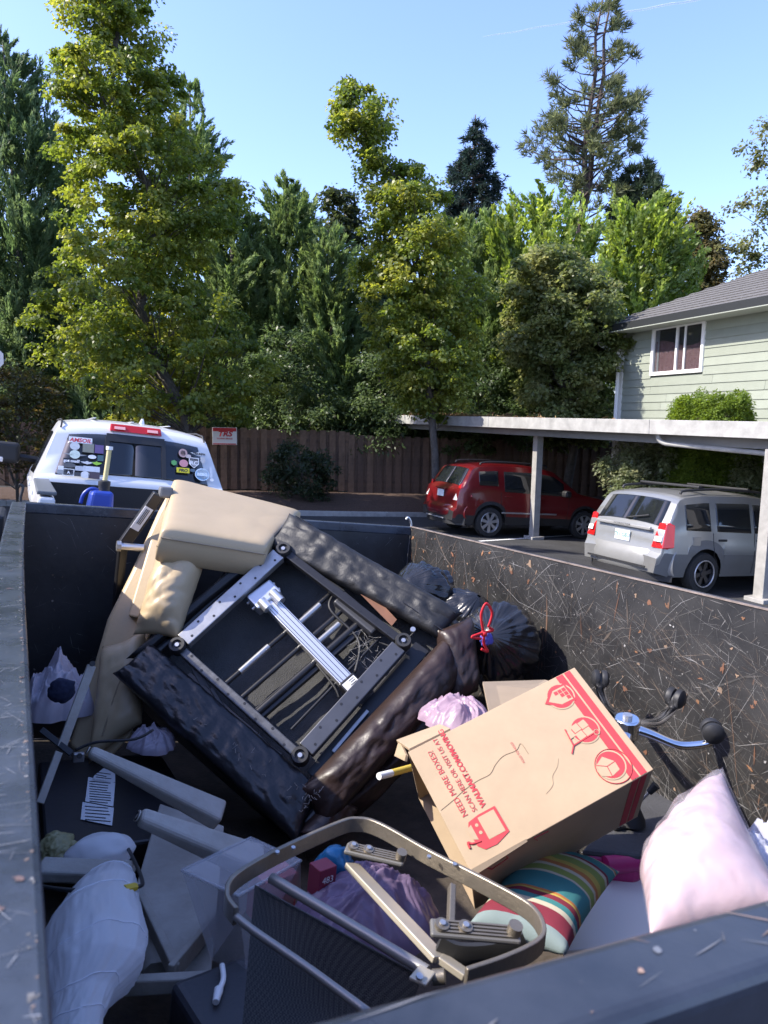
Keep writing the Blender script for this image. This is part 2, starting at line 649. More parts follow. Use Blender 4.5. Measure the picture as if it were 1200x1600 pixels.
# window opening position (along the wall, height)
def onwall(x, y, out=0.0):
    r = AW @ ray(x, y)
    p0 = np.array(HF((0, out, 0)))
    nn = np.array(hn)
    t = (p0 - CAM).dot(nn) / r.dot(nn)
    q = V(CAM + r * t) - HF((0, 0, 0))
    return q.dot(ha), q.z
wa0, wz1 = onwall(1025, 513)
wa1, wz0 = onwall(1096, 577)
wz1 = (wz1 + onwall(1097, 507)[1]) / 2
row, z = 0, .1
random.seed(5)
EXP = .205
while z < HH - .05:
    a = 0.09
    cuts = [random.uniform(1.2, 3.8)]
    while cuts[-1] < HL: cuts.append(cuts[-1] + 3.66)
    for c in cuts:
        e = min(c, HL)
        segs = [(a, e)]
        if z + EXP > wz0 - .07 and z < wz1 + .07:      # leave the window free
            segs = []
            if a < wa0 - .07: segs.append((a, min(e, wa0 - .07)))
            if e > wa1 + .07: segs.append((max(a, wa1 + .07), e))
        for (q0, q1) in segs:
            if q1 - q0 < .05: continue
            t = min(EXP + .02, HH - z)
            MB(HF).hexa([(q0, -.01, z), (q1, -.01, z), (q1, .030, z), (q0, .030, z),
                         (q0, -.01, z + t), (q1, -.01, z + t), (q1, .008, z + t), (q0, .008, z + t)]).build('siding_plank', m_side[random.randrange(3)], house)
        a = e + .006
        if a >= HL: break
    z += EXP
    row += 1
MB(HF).box((.04, .0, HH / 2), (.12, .12, HH)).build('corner_trim', mat('trim_paint', (.58, .58, .54), .6), house)
# window
wn = MB(HF)
wc, wz = (wa0 + wa1) / 2, (wz0 + wz1) / 2
ww, wh = wa1 - wa0, wz1 - wz0
for (a0, a1, z0, z1) in ((wa0 - .07, wa0 + .02, wz0 - .07, wz1 + .07), (wa1 - .02, wa1 + .07, wz0 - .07, wz1 + .07),
                         (wa0 + .02, wa1 - .02, wz1 - .02, wz1 + .07), (wa0 + .02, wa1 - .02, wz0 - .07, wz0 + .02)):
    wn.box(((a0 + a1) / 2, .02, (z0 + z1) / 2), (a1 - a0, .09, z1 - z0))
win = wn.build('window', m_white, house, bevel=.006)
MB(HF).box((wc, .03, wz), (.06, .06, wh - .04)).build('mullion', m_white, win)
MB(HF).box((wc + ww * .16, .025, wz), (.05, .04, wh - .04)).build('mullion', m_white, win)
m_pane = mat('clear_pane', (.8, .85, .85), .02, trans=1.0, spec=.6)
m_pane.node_tree.nodes['Principled BSDF'].inputs['IOR'].default_value = 1.02
for sgn in (-1, 1):
    MB(HF).box((wc + sgn * ww * .25, .018, wz), (ww * .46, .006, wh - .04)).build('pane', mat('pane_glass', (.04, .045, .05), .04, spec=.9, alpha=.35), win)
def curt(a, b):
    return V((wa0 + .05 + a * (ww - .1), -.0 + .012 * math.sin(a * 60), wz0 + .02 + b * (wh * .62) + .10 * math.sin(a * 5 + 1) * b))
MB(HF).grid(60, 6, curt).build('curtain', m_curt, win, smooth=180)
MB(HF).box((wa0 + .12, .006, wz), (.12, .004, wh - .06)).build('blind', mat('blind_white', (.55, .58, .62), .7), win)
MB(HF).box((wc, -.03, wz), (ww - .02, .02, wh - .02)).build('dark_room', mat('dark_room', (.02, .02, .022), .8), win)
# hip roof
OV = .62
EZ = HH - .02
mb = MB(HF)
RD, RH = 6.3 + OV * 2, 1.85
e0, e1 = -OV, HL + OV
c0, c1 = OV, -6.35 - OV
cm = (c0 + c1) / 2
r0, r1 = e0 + (c0 - cm), e1 - (c0 - cm)
mb.add([(e0, c0, EZ + .16), (e1, c0, EZ + .16), (e1, c1, EZ + .16), (e0, c1, EZ + .16), (r0, cm, EZ + RH), (r1, cm, EZ + RH)],
       [(0, 1, 5, 4), (2, 3, 4, 5), (3, 0, 4), (1, 2, 5), (0, 3, 2, 1)])
roof = mb.build('roof', m_shing, house)
mb = MB(HF)
for j in range(1, 15):                                 # courses of shingles: raised butts
    f = j / 15
    za = EZ + .16 + (RH - .16) * f
    ca = c0 + (cm - c0) * f
    ea = e0 + (r0 - e0) * f
    eb = e1 + (r1 - e1) * f
    mb.box(((ea + eb) / 2, ca, za + .012), (eb - ea, .10, .014), Matrix.Rotation(-math.atan2(RH - .16, c0 - cm), 3, 'X'))
mb.build('shingle_course', m_shing, roof)
mb = MB(HF)
mb.box(((e0 + e1) / 2, c0 - .01, EZ + .07), (e1 - e0 + .02, .03, .20))
mb.box((e0 + .012, (c0 + c1) / 2, EZ + .07), (.03, c0 - c1 - .06, .20))
mb.build('fascia', m_fascia, house)
MB(HF).box(((e0 + e1) / 2, OV / 2 + .02, EZ - .025), (e1 - e0 - .05, OV, .02)).build('soffit', mat('soffit', (.30, .32, .27), .8), house)
# gutter downspout at the corner
mb = MB(HF)
mb.tube(smoothpath([(-.5, .45, EZ - .02), (-.5, .45, EZ - .2), (-.42, .38, EZ - .32), (-.08, .14, EZ - .55), (-.04, .10, EZ - .7), (-.04, .10, .2)], 4), .05, 6)
mb.build('downspout', m_white, house)
# lower window strip beneath the carport
MB(HF).box((2.55, .03, 1.8), (.09, .06, 1.5)).build('window_trim', m_white, house)
MB(HF).box((2.85, .022, 1.8), (.45, .03, 1.4)).build('pane', m_glass, house)

# ---------------------------------------------------------------- carport
m_cwhite = mat('carport_paint', (.34, .335, .315), .6, var=.25, scale=3.5, bump=.15)
m_cgrey = mat('carport_beam', (.22, .215, .20), .7, var=.1, scale=3)
m_post = mat('post_paint', (.30, .29, .265), .7, var=.18, scale=6, bump=.25, bscale=25)
ca = V((math.sin(math.radians(-24.5)), math.cos(math.radians(-24.5)), 0))
cc = V((ca.y, -ca.x, 0))
cp = px(1200, 659, 10.6)
def cz(t): return cp.z + .0075 * t
carport = thing('carport', V((cp.x, cp.y, gz(cp.x, cp.y))), 'long white flat-roofed carport over the parked cars', 'carport')
CF = frame((cp.x, cp.y, 0), ca, cc, (0, 0, 1))
TE, T0, T1 = 13.3, -7.0, 13.3
mb = MB(CF)
ts = [T0, -1.0, 2.3, 7.5, T1]
for a, b in zip(ts[:-1], ts[1:]):
    f = MB(CF)
    f.hexa([(a + .004, -.03, cz(a) - .25), (b - .004, -.03, cz(b) - .25), (b - .004, .03, cz(b) - .25), (a + .004, .03, cz(a) - .25),
            (a + .004, -.035, cz(a)), (b - .004, -.035, cz(b)), (b - .004, .03, cz(b)), (a + .004, .03, cz(a))])
    f.build('fascia', m_cwhite, carport, bevel=.006)
mb.hexa([(T0, .035, cz(T0) - .12), (T1 - .03, .035, cz(T1) - .12), (T1 - .03, 5.4, cz(T1) - .10), (T0, 5.4, cz(T0) - .10),
         (T0, .035, cz(T0) - .03), (T1 - .03, .035, cz(T1) - .03), (T1 - .03, 5.4, cz(T1) - .015), (T0, 5.4, cz(T0) - .015)])
mb.build('roof_deck', m_cgrey, carport)
f = MB(CF)
f.hexa([(T1 - .03, .035, cz(T1) - .25), (T1 + .03, .035, cz(T1) - .25), (T1 + .03, 5.4, cz(T1) - .25), (T1 - .03, 5.4, cz(T1) - .25),
        (T1 - .03, .035, cz(T1)), (T1 + .03, .035, cz(T1)), (T1 + .03, 5.4, cz(T1)), (T1 - .03, 5.4, cz(T1))])
f.build('end_fascia', m_cwhite, carport)
def carp(p):
    q = p - V((cp.x, cp.y, 0))
    return q.dot(ca), q.dot(cc)
pm = ground(834, 842)
tpm, cpm = carp(pm)
g2 = ground(1189, 940)
tpr, cpr = carp(g2)
for c_ in ((cpm + cpr) / 2, 4.6):
    f = MB(CF)
    f.hexa([(T0, c_ - .07, cz(T0) - .42), (T1 - .1, c_ - .07, cz(T1) - .40), (T1 - .1, c_ + .07, cz(T1) - .40), (T0, c_ + .07, cz(T0) - .42),
            (T0, c_ - .07, cz(T0) - .125), (T1 - .1, c_ - .07, cz(T1) - .125), (T1 - .1, c_ + .07, cz(T1) - .125), (T0, c_ + .07, cz(T0) - .125)])
    f.build('beam', m_cgrey, carport)
for (t_, c_) in ((tpm, cpm), (tpr, cpr), (tpm, 4.6), (tpr, 4.6), (tpr - 5.8, cpr)):
    p = CF((t_, c_, 0))
    zb = gz(p.x, p.y)
    po = MB(CF).box((t_, c_, (zb + cz(t_) - .40) / 2), (.17, .17, cz(t_) - .40 - zb)).build('post', m_post, carport, bevel=.008)
    MB(CF).box((t_, c_, zb + .03), (.34, .34, .08)).build('footing', m_conc, po, bevel=.01)
dsp = MB(CF)
w0, w1_ = carp(px(1020, 690, 12.2)), None
t0d = 2.2
dsp.tube(smoothpath([(t0d, .09, cz(t0d) - .22), (t0d, .10, cz(t0d) - .32), (t0d - .1, .14, cz(t0d) - .40), (t0d - .4, .18, cz(t0d) - .42),
                     (tpr + .25, .33, cz(tpr) - .48), (tpr + .08, .36, cz(tpr) - .52), (tpr + .02, .37, cz(tpr) - .62), (tpr, .37, gz(*CF((tpr, .4, 0)).xy) + .15)], 5), .042, 8)
dsp.build('downspout', m_cwhite, carport, smooth=60)
# conifer needles and twigs on the carport's far end
mb = MB(CF)
tn = []
random.seed(11)
for i in range(1500):
    t_ = T1 - abs(random.gauss(0, 2.6)) - .05
    c_ = random.uniform(.0, 1.6)
    a = random.uniform(0, math.pi)
    L = random.uniform(.04, .14)
    h = random.uniform(.0, .05) * (1 if random.random() < .8 else 2.5)
    p = V((t_, c_, cz(t_) - .02 + h))
    d = V((math.cos(a) * L, math.sin(a) * L, random.uniform(-.03, .06)))
    w = V((-math.sin(a) * .006, math.cos(a) * .006, .006))
    mb.add([p - w, p + d - w, p + d + w, p + w], [(0, 1, 2, 3)])
    c = random.choice([(.22, .13, .06), (.30, .20, .10), (.16, .10, .05)])
    tn += [(*c, 1)] * 4
mb.tint = tn
m_litter = tintmat('needle_litter', .9)
tag(mb.build('needle_litter', m_litter, recalc=False), 'brown dry needles and twigs lying on the carport roof edge', 'litter', kind='stuff')
# ================================================================ TREES
m_leaf = tintmat('leaf', .42, .50, spec=.5)
m_leafdry = tintmat('conifer_leaf', .6, .38, spec=.3)
m_bark = mat('bark', (.06, .05, .042), .9, col2=(.13, .115, .10), scale=9, bump=1, bscale=18, dist=.03)
m_barkp = mat('pine_bark', (.06, .045, .036), .95, col2=(.11, .085, .07), scale=5, bump=1, bscale=9, dist=.05)

def unit(a):
    return a / (np.linalg.norm(a, axis=1, keepdims=True) + 1e-9)
def leaf_mesh(name, C, U, N, L, W, tint, m, parent, fold=.18):
    n = len(C)
    U = unit(U)
    Sd = unit(np.cross(U, N))
    N2 = np.cross(Sd, U)
    L = np.broadcast_to(np.asarray(L, float), (n,))[:, None]
    W = np.broadcast_to(np.asarray(W, float), (n,))[:, None]
    off = np.array(LOC[parent.name])
    P = np.empty((n, 4, 3))
    P[:, 0] = C - U * L * .5
    P[:, 1] = C + Sd * W * .5 - U * L * .08 + N2 * W * fold
    P[:, 2] = C + U * L * .5
    P[:, 3] = C - Sd * W * .5 - U * L * .08 + N2 * W * fold
    P = (P - off).reshape(-1, 3)
    me = bpy.data.meshes.new(name)
    me.vertices.add(n * 4)
    me.vertices.foreach_set('co', P.ravel().astype('f'))
    me.loops.add(n * 4)
    me.loops.foreach_set('vertex_index', np.arange(n * 4, dtype='i'))
    me.polygons.add(n)
    me.polygons.foreach_set('loop_start', np.arange(0, n * 4, 4, dtype='i'))
    me.update(calc_edges=True)
    a = me.attributes.new('tint', 'FLOAT_COLOR', 'POINT')
    c = np.ones((n, 4, 4), 'f')
    c[:, :, :3] = np.asarray(tint)[:, None, :]
    a.data.foreach_set('color', c.ravel())
    me.materials.append(m)
    return link(name, me, parent)

def env(rows, D):
    z, xc, hw = [], [], []
    for (y, xl, xr) in rows:
        a, b = px(xl, y, D), px(xr, y, D)
        z.append((a.z + b.z) / 2); xc.append((a.x + b.x) / 2); hw.append((b.x - a.x) / 2)
    o = np.argsort(z)
    return np.array(z)[o], np.array(xc)[o], np.array(hw)[o], px(600, 660, D).y
def sample_env(E_, n, r0=.35, r1=1.0, rp=.6):
    z, xc, hw, yc = E_
    zz = np.linspace(z[0], z[-1], 200)
    w = np.interp(zz, z, hw) + .05
    cdf = np.cumsum(w); cdf /= cdf[-1]
    zs = np.interp(rng.random(n), cdf, zz)
    ph = rng.random(n) * 2 * np.pi
    r = r0 + (r1 - r0) * rng.random(n) ** rp
    h = np.interp(zs, z, hw)
    ps = rng.random() * 6
    r = r * (1 + .16 * np.sin(2 * ph + zs * 1.7 + ps) + .13 * np.sin(3 * ph - zs * 2.9 + ps * 2)) / 1.08
    x = np.interp(zs, z, xc) + r * h * np.cos(ph)
    y = yc + r * h * np.sin(ph)
    out = np.stack([np.cos(ph), np.sin(ph), np.zeros(n)], 1)
    return np.stack([x, y, zs], 1), out, h, r
def cmix(cols, t):
    cols = np.array(cols)
    k = np.clip(t, 0, .999) * (len(cols) - 1)
    i = k.astype(int)
    f = (k - i)[:, None]
    return cols[i] * (1 - f) + cols[i + 1] * f
def limbs(tr, pts, E_, r=.02, rise=.25, every=1):
    z, xc, hw, yc = E_
    mb = MB()
    for p in pts[::every]:
        dist = math.hypot(p[0] - np.interp(p[2], z, xc), p[1] - yc)
        zs = max(z[0] - .5, p[2] - dist * (.5 + rise) - .1)
        a = V((np.interp(zs, z, xc), yc, zs))
        b = V(p)
        m = a.lerp(b, .5) + V((0, 0, .1 * dist)) + V((random.uniform(-.1, .1), random.uniform(-.1, .1), 0))
        mb.tube([a, m, b], [r * (1 + dist * .45), r * (.7 + dist * .2), r * .4], 5, cap=False)
    return mb

def broadleaf(name, label, rows, D, ncl, per, cr, leaf, cols, base_z=None, tr_r=.16, group=None, trunk=None, r0=.3,
              flat=.6, droop=.4, cat='tree', bark=None, lw=.75, lm=None, rp=.6):
    E_ = env(rows, D)
    z, xc, hw, yc = E_
    bz = base_z if base_z is not None else gz(xc[0], yc)
    root = thing(name, V((xc[0], yc, bz)), label, cat, group)
    E2 = (z, xc, np.maximum(hw - cr * .35, hw * .5), yc)
    cl, out, h, r = sample_env(E2, ncl, r0, 1.0, rp)
    cl[:, 2] += rng.normal(0, .1, ncl)
    crs = cr * (.55 + .9 * rng.random(ncl))
    n = ncl * per
    ci = np.repeat(np.arange(ncl), per)
    d = unit(rng.normal(size=(n, 3)))
    rr = crs[ci] * rng.random(n) ** .45
    C = cl[ci] + d * rr[:, None] * np.array([1, 1, flat])
    hz = np.hypot(d[:, 0], d[:, 1])
    C[:, 2] -= droop * .35 * crs[ci] * (rr / crs[ci]) ** 2 * hz
    U = d * np.array([1, 1, .2]) + rng.normal(0, .45, (n, 3)) + np.array([0, 0, -droop])
    N = rng.normal(0, .5, (n, 3)) + np.array([0, 0, 1.0]) + out[ci] * .3
    L = leaf * (.6 + .8 * rng.random(n))
    ct = rng.random(ncl)
    tn = cmix(cols, .65 * ct[ci] + .35 * rng.random(n)) * (.8 + .4 * rng.random(n))[:, None]
    leaf_mesh('crown', C, U, N, L, L * lw, tn, lm or m_leaf, root)
    mb = MB()
    if trunk is None:
        zs = np.linspace(bz - .2, z[-1] - .3, 12)
        tp_ = [V((np.interp(q, z, xc) + .12 * math.sin(q * 1.1 + xc[0]), yc + .1 * math.cos(q), q)) for q in zs]
        trunk = tp_
    mb.tube(trunk, [tr_r * (1 - .85 * i / (len(trunk) - 1)) for i in range(len(trunk))], 10)
    mb.build('trunk', bark or m_bark, root, smooth=180)
    limbs(root, cl, E_, .012, every=4).build('limbs', bark or m_bark, root, smooth=180, kind='stuff')
    return root

def cypress(name, label, rows, D, npl, cols, group, L=.20, W=.055, base_z=-.6, plen=.8, spread=.45, m=None, per=70):
    E_ = env(rows, D)
    z, xc, hw, yc = E_
    root = thing(name, V((xc[0], yc, base_z)), label, 'tree', group)
    p, out, h, r = sample_env(E_, npl, .45, 1.0, .5)
    n = npl * per
    ci = np.repeat(np.arange(npl), per)
    ax = unit(out * (.35 + .5 * rng.random((npl, 1))) + np.array([0, 0, .9]) + rng.normal(0, .34, (npl, 3)))
    pl = plen * (.4 + 1.1 * rng.random(npl) ** 1.5) * np.clip(h / 1.0, .45, 1.1)
    t = rng.random(n)
    fan = unit(np.cross(ax, rng.normal(size=(npl, 3))))[ci]
    wd_ = (rng.random(n) - .5) * pl[ci] * .42 * (1.05 - t)
    C = p[ci] + ax[ci] * ((t - .55) * pl[ci])[:, None] + fan * wd_[:, None] + rng.normal(0, .03, (n, 3))
    U = ax[ci] + fan * (np.sign(wd_) * spread)[:, None] + rng.normal(0, .22, (n, 3))
    N = np.cross(fan, ax[ci]) + rng.normal(0, .5, (n, 3))
    ct = rng.random(npl)
    tn = cmix(cols, .6 * ct[ci] + .4 * t) * (.75 + .5 * rng.random(n))[:, None] * (.75 + .55 * rng.random(npl))[ci][:, None]
    leaf_mesh('crown', C, U, N, L * (.6 + .7 * rng.random(n)), W, tn, m or m_leafdry, root)
    mb = MB()
    mb.tube([V((xc[0], yc, base_z - .2)), V((np.interp(z[-1] * .5, z, xc), yc, z[-1] * .5)), V((xc[-1], yc, z[-1] - .2))], [.16, .1, .02], 8)
    mb.build('trunk', m_bark, root, smooth=180)
    return root

def needle_tree(name, label, rows, D, nbr, tufts, cols, base_z, tl=.35, tw=.05, per=14, tr_r=.3, droop=.0, up=.35, group=None, fork=None, bsep=.55, gap=0):
    E_ = env(rows, D)
    z, xc, hw, yc = E_
    root = thing(name, V((xc[0], yc, base_z)), label, 'tree', group)
    tip, out, h, r = sample_env(E_, nbr, .55, 1.0, .6)
    bm_ = MB()
    Cs, Us = [], []
    for i in range(nbr):
        b = V(tip[i])
        dist = r[i] * h[i]
        zs = min(b.z - up * dist + droop * dist, z[-1] - .3)
        a = V((np.interp(zs, z, xc), yc, zs))
        mid = a.lerp(b, .55) + V((0, 0, (-.10 if up > 0 else .10) * dist))
        bm_.tube([a, mid, b], [.02 + .018 * dist, .015 + .008 * dist, .012], 4, cap=False)
        for k in range(tufts):
            f = 1 - (1 - bsep) * (k / max(1, tufts - 1)) * random.random() ** .5
            q = mid.lerp(b, (f - .55) / .45) if f > .55 else a.lerp(mid, f / .55)
            q = q + V((random.gauss(0, .12), random.gauss(0, .12), random.gauss(0, .10))) * (1 + .25 * dist)
            Cs.append(q)
            Us.append((b - a).normalized() + V((0, 0, .5 if up > 0 else -.2)))
    Cs, Us = np.array(Cs), unit(np.array(Us))
    n = len(Cs) * per
    ci = np.repeat(np.arange(len(Cs)), per)
    U = unit(Us[ci] * .75 + rng.normal(0, .62, (n, 3)))
    L = tl * (.6 + .7 * rng.random(n))
    C = Cs[ci] + U * (L * .5)[:, None]
    ct = rng.random(len(Cs))
    tn = cmix(cols, .7 * ct[ci] + .3 * rng.random(n)) * (.75 + .5 * rng.random(n))[:, None]
    leaf_mesh('crown', C, U, rng.normal(size=(n, 3)), L, tw, tn, m_leafdry, root, fold=.05)
    mb = MB()
    zs = np.linspace(base_z - .3, z[-1], 14)
    for k in range(fork or 1):
        pth = [V((np.interp(q, z, xc) + (k * .5 - .1) * min(1, max(0, (q - z[0]) / 4)) * (1 if fork else 0), yc + .1 * math.sin(q), q)) for q in zs]
        mb.tube(pth, [tr_r * (1 - .88 * i / 13) for i in range(14)], 9)
    mb.build('trunk', m_barkp, root, smooth=180)
    bm_.build('limbs', m_barkp, root, smooth=180, kind='stuff')
    return root

MAP = [(.082, .128, .030), (.128, .175, .036), (.195, .23, .048), (.27, .275, .065)]
# --- the two maples in the planting bed
broadleaf('maple_tree', 'tall yellow-green maple rising above the white pickup', [(-90, 150, 235), (-40, 125, 262), (0, 115, 268), (60, 118, 262), (110, 140, 290), (150, 95, 312),
          (215, 92, 312), (280, 85, 385), (330, 130, 388), (380, 120, 375), (430, 75, 350), (480, 45, 400), (540, 75, 420), (600, 100, 440), (650, 170, 420)],
          18.0, 760, 120, .34, .10, MAP, tr_r=.17, r0=.12, droop=.6, flat=.5, group='maples along the planting bed')
broadleaf('maple_tree', 'slimmer yellow-green maple with bent top in middle of hedge', [(162, 535, 556), (185, 508, 622), (215, 505, 635), (245, 530, 600), (270, 560, 640), (290, 555, 700),
          (330, 560, 715), (380, 540, 745), (440, 538, 758), (500, 570, 762), (560, 575, 772), (610, 600, 750), (650, 625, 730)],
          19.0, 540, 95, .32, .10, MAP, tr_r=.12, r0=.12, droop=.6, group='maples along the planting bed')
# side branch of the big maple reaching left
CYP = [(.055, .095, .04), (.092, .145, .06), (.16, .22, .10)]
CYL = [(.075, .12, .042), (.125, .185, .064), (.20, .265, .105)]
# --- conifer screen behind the fence
cyp = [([(88, 30, 50), (160, 0, 92), (240, -25, 118), (330, -50, 140), (450, -60, 150), (690, -60, 150)], 24.5, 'feathery dark cypress with tallest plume at left edge', CYP, 760),
       ([(150, 305, 322), (250, 262, 350), (400, 235, 375), (690, 230, 380)], 26, 'cypress half hidden directly behind the tall maple', CYL, 300),
       ([(190, -130, -100), (330, -180, -40), (690, -190, -30)], 25, 'dark cypress cut off by the left frame edge', CYP, 380),
       ([(300, 355, 378), (360, 330, 410), (460, 315, 430), (690, 310, 435)], 24.5, 'green cypress standing right of the tall maple', CYL, 300),
       ([(288, 448, 462), (345, 415, 500), (450, 400, 515), (690, 395, 520)], 25, 'pointed green cypress in front of the far oak', CYL, 320),
       ([(360, 500, 530), (420, 480, 560), (690, 470, 575)], 24, 'low rounded cypress left of the bent-top maple', CYL, 260),
       ([(345, 720, 760), (400, 690, 800), (480, 680, 815), (690, 670, 820)], 24, 'bright green cypress right of the bent-top maple', CYL, 360),
       ([(430, 590, 620), (500, 560, 660), (690, 550, 680)], 24.5, 'dark cypress behind the bent-top maple', CYP, 240),
       ([(480, 170, 200), (560, 120, 240), (700, 100, 260)], 23.5, 'low dark cypress behind the pickup cab', CYP, 220)]
for rows, D, lab, cols, k in cyp:
    cypress('cypress_tree', lab, rows, D, int(k * 2.0), cols, 'cypress screen behind the fence', plen=1.15, W=.05, L=.20, per=95)
# --- dark laurels filling the hedge foot
LAU = [(.045, .075, .03), (.075, .115, .045), (.12, .165, .07)]
lau = [([(500, 0, 60), (560, -60, 120), (690, -70, 130)], 23.2, 'dark laurel at left frame edge behind the bush'),
       ([(570, 230, 330), (620, 200, 380), (690, 190, 390)], 22.8, 'dark laurel hanging over fence behind the towing sign'),
       ([(520, 400, 500), (600, 370, 540), (690, 360, 550)], 23, 'dark laurel over fence above the rhododendron'),
       ([(540, 700, 800), (620, 660, 850), (700, 650, 860)], 23, 'dark laurel behind fence above the red car'),
       ([(560, 550, 640), (630, 520, 670), (700, 510, 680)], 23, 'dark laurel behind the bent-top maple trunk')]
for rows, D, lab in lau:
    broadleaf('laurel_shrub', lab, rows, D, 170, 90, .42, .13, LAU, base_z=-.5, tr_r=.06, group='laurels behind the fence', cat='shrub', lw=.45, r0=.2)
# --- light green broadleaf trees at the right
ASH = [(.10, .16, .035), (.16, .225, .05), (.25, .31, .075)]
ALD = [(.08, .11, .035), (.13, .16, .055), (.24, .245, .11)]
cypress('ash_tree', 'bright green bushy tree in front of the tall pine', [(322, 825, 850), (340, 785, 895), (375, 755, 920), (440, 745, 935), (520, 755, 945), (600, 770, 950)],
        23.5, 480, ASH, 'broadleaf trees beside the house', L=.17, W=.085, plen=1.25, spread=.75, m=m_leaf, per=75)
broadleaf('alder_tree', 'large pale-leaved tree reaching down to the carport roof', [(400, 800, 900), (450, 765, 960), (520, 770, 975), (590, 790, 970), (640, 800, 968), (690, 830, 960)],
          21.0, 420, 150, .38, .115, ALD, base_z=-.6, group='broadleaf trees beside the house', r0=.2)
cypress('ash_tree', 'bright green tree just above the house eave', [(322, 985, 1010), (345, 940, 1035), (395, 925, 1062), (450, 925, 1070), (540, 930, 1060)],
        25.5, 400, ASH, 'broadleaf trees beside the house', L=.17, W=.085, plen=1.25, spread=.75, m=m_leaf, per=75)
broadleaf('plum_tree', 'brownish green tree rising behind the house roof', [(345, 1070, 1085), (370, 1045, 1105), (410, 1030, 1125), (470, 1020, 1130)],
          29, 110, 80, .42, .14, [(.07, .08, .03), (.11, .11, .045), (.15, .12, .06)], base_z=-.5, group='broadleaf trees beside the house')
broadleaf('birch_tree', 'sparse pale tree cut off by the right frame edge', [(195, 1195, 1260), (235, 1120, 1290), (275, 1130, 1300), (290, 1190, 1300), (330, 1130, 1310), (360, 1105, 1310), (410, 1110, 1310), (470, 1130, 1290)],
          27, 85, 90, .46, .13, [(.07, .09, .03), (.11, .125, .05), (.16, .16, .08)], base_z=-.5, group='broadleaf trees beside the house', rp=.4,
          trunk=[px(1290, 700, 27), px(1285, 400, 27), px(1270, 250, 27), px(1240, 190, 27)])
# --- far trees against the sky
broadleaf('oak_tree', 'far dark oak crown showing between two cypresses', [(312, 515, 545), (330, 500, 565), (360, 498, 570), (400, 500, 575)],
          36, 46, 80, .55, .2, [(.03, .042, .016), (.05, .065, .022)], base_z=-.5, rp=.4)
needle_tree('fir_tree', 'slim dark fir against the sky in the middle distance', [(203, 734, 738), (235, 716, 752), (270, 704, 768), (310, 694, 772), (350, 684, 780), (420, 670, 790)],
            42, 210, 9, [(.014, .026, .022), (.028, .044, .034)], -.6, tl=.34, tw=.06, tr_r=.24, up=-.12, droop=.0, per=13)
needle_tree('pine_tree', 'tall open-branched pine towering over the bright green tree', [(42, 908, 936), (70, 876, 950), (105, 862, 962), (140, 856, 974), (175, 842, 978), (205, 828, 986),
            (235, 806, 990), (262, 820, 984), (290, 838, 988), (318, 806, 992), (350, 790, 1000)],
            46, 140, 8, [(.060, .075, .034), (.10, .12, .058), (.155, .17, .085)], -.6, tl=.50, tw=.065, tr_r=.42, per=15, fork=2, bsep=.72)
needle_tree('pine_tree', 'short dense dark pine right of the tall pine', [(272, 975, 992), (300, 952, 1012), (330, 938, 1036), (370, 935, 1045)],
            44, 80, 9, [(.022, .038, .022), (.04, .06, .032)], -.6, tl=.5, tw=.07, tr_r=.2, per=14)

# --- shrubs
def bush(name, label, rows, D, ncl, per, cr, leaf, cols, base, lw=.5, r0=.5, m=None, flat=.8, group=None):
    E_ = env(rows, D)
    z, xc, hw, yc = E_
    return broadleaf(name, label, rows, D, ncl, per, cr, leaf, cols, base_z=base, tr_r=.035, cat='shrub', lw=lw, r0=r0, flat=flat, group=group, droop=.2, lm=m,
                     trunk=[V((xc[0], yc, base - .05)), V((xc[0], yc + .05, (z[0] + z[-1]) / 2)), V((xc[-1], yc, z[-1] - .1))])
bush('rhododendron', 'rounded dark green shrub against the wooden fence', [(697, 440, 490), (715, 412, 522), (740, 402, 534), (765, 408, 530), (778, 425, 515)], 19.6, 95, 70, .26, .11,
     [(.02, .034, .016), (.035, .052, .024), (.05, .07, .036)], -.25, lw=.4)
bush('japanese_maple', 'reddish brown and green low maple bush left of pickup', [(578, 5, 60), (600, -40, 105), (640, -70, 125), (690, -80, 128), (730, -70, 110)], 15.5, 120, 110, .34, .085,
     [(.055, .052, .016), (.07, .075, .02), (.10, .065, .03)], .1, lw=.6, flat=.45)
bush('dogwood_shrub', 'pale variegated shrub behind the silver car', [(703, 985, 1030), (715, 950, 1062), (735, 938, 1068), (765, 945, 1060)], 14.6, 95, 80, .22, .085,
     [(.10, .13, .06), (.18, .21, .11), (.30, .31, .20)], -.85, group='variegated shrubs by the house')
bush('dogwood_shrub', 'small pale variegated shrub beside the right carport post', [(728, 1160, 1180), (745, 1140, 1200), (775, 1135, 1205)], 13.5, 50, 70, .2, .08,
     [(.10, .13, .06), (.18, .21, .11), (.30, .31, .20)], -.85, group='variegated shrubs by the house')
ARB = [(.07, .115, .018), (.12, .18, .026), (.18, .245, .036)]
for lab, rows, D in (('clipped bright arborvitae with twin top above the carport', [(622, 1062, 1078), (630, 1058, 1168), (660, 1054, 1176), (720, 1048, 1172), (780, 1046, 1172)], 14.2),):
    bush('arborvitae', lab, rows, D, 1100, 150, .12, .05, ARB, -.9, lw=.5, r0=.80, m=m_leafdry, flat=1.1)

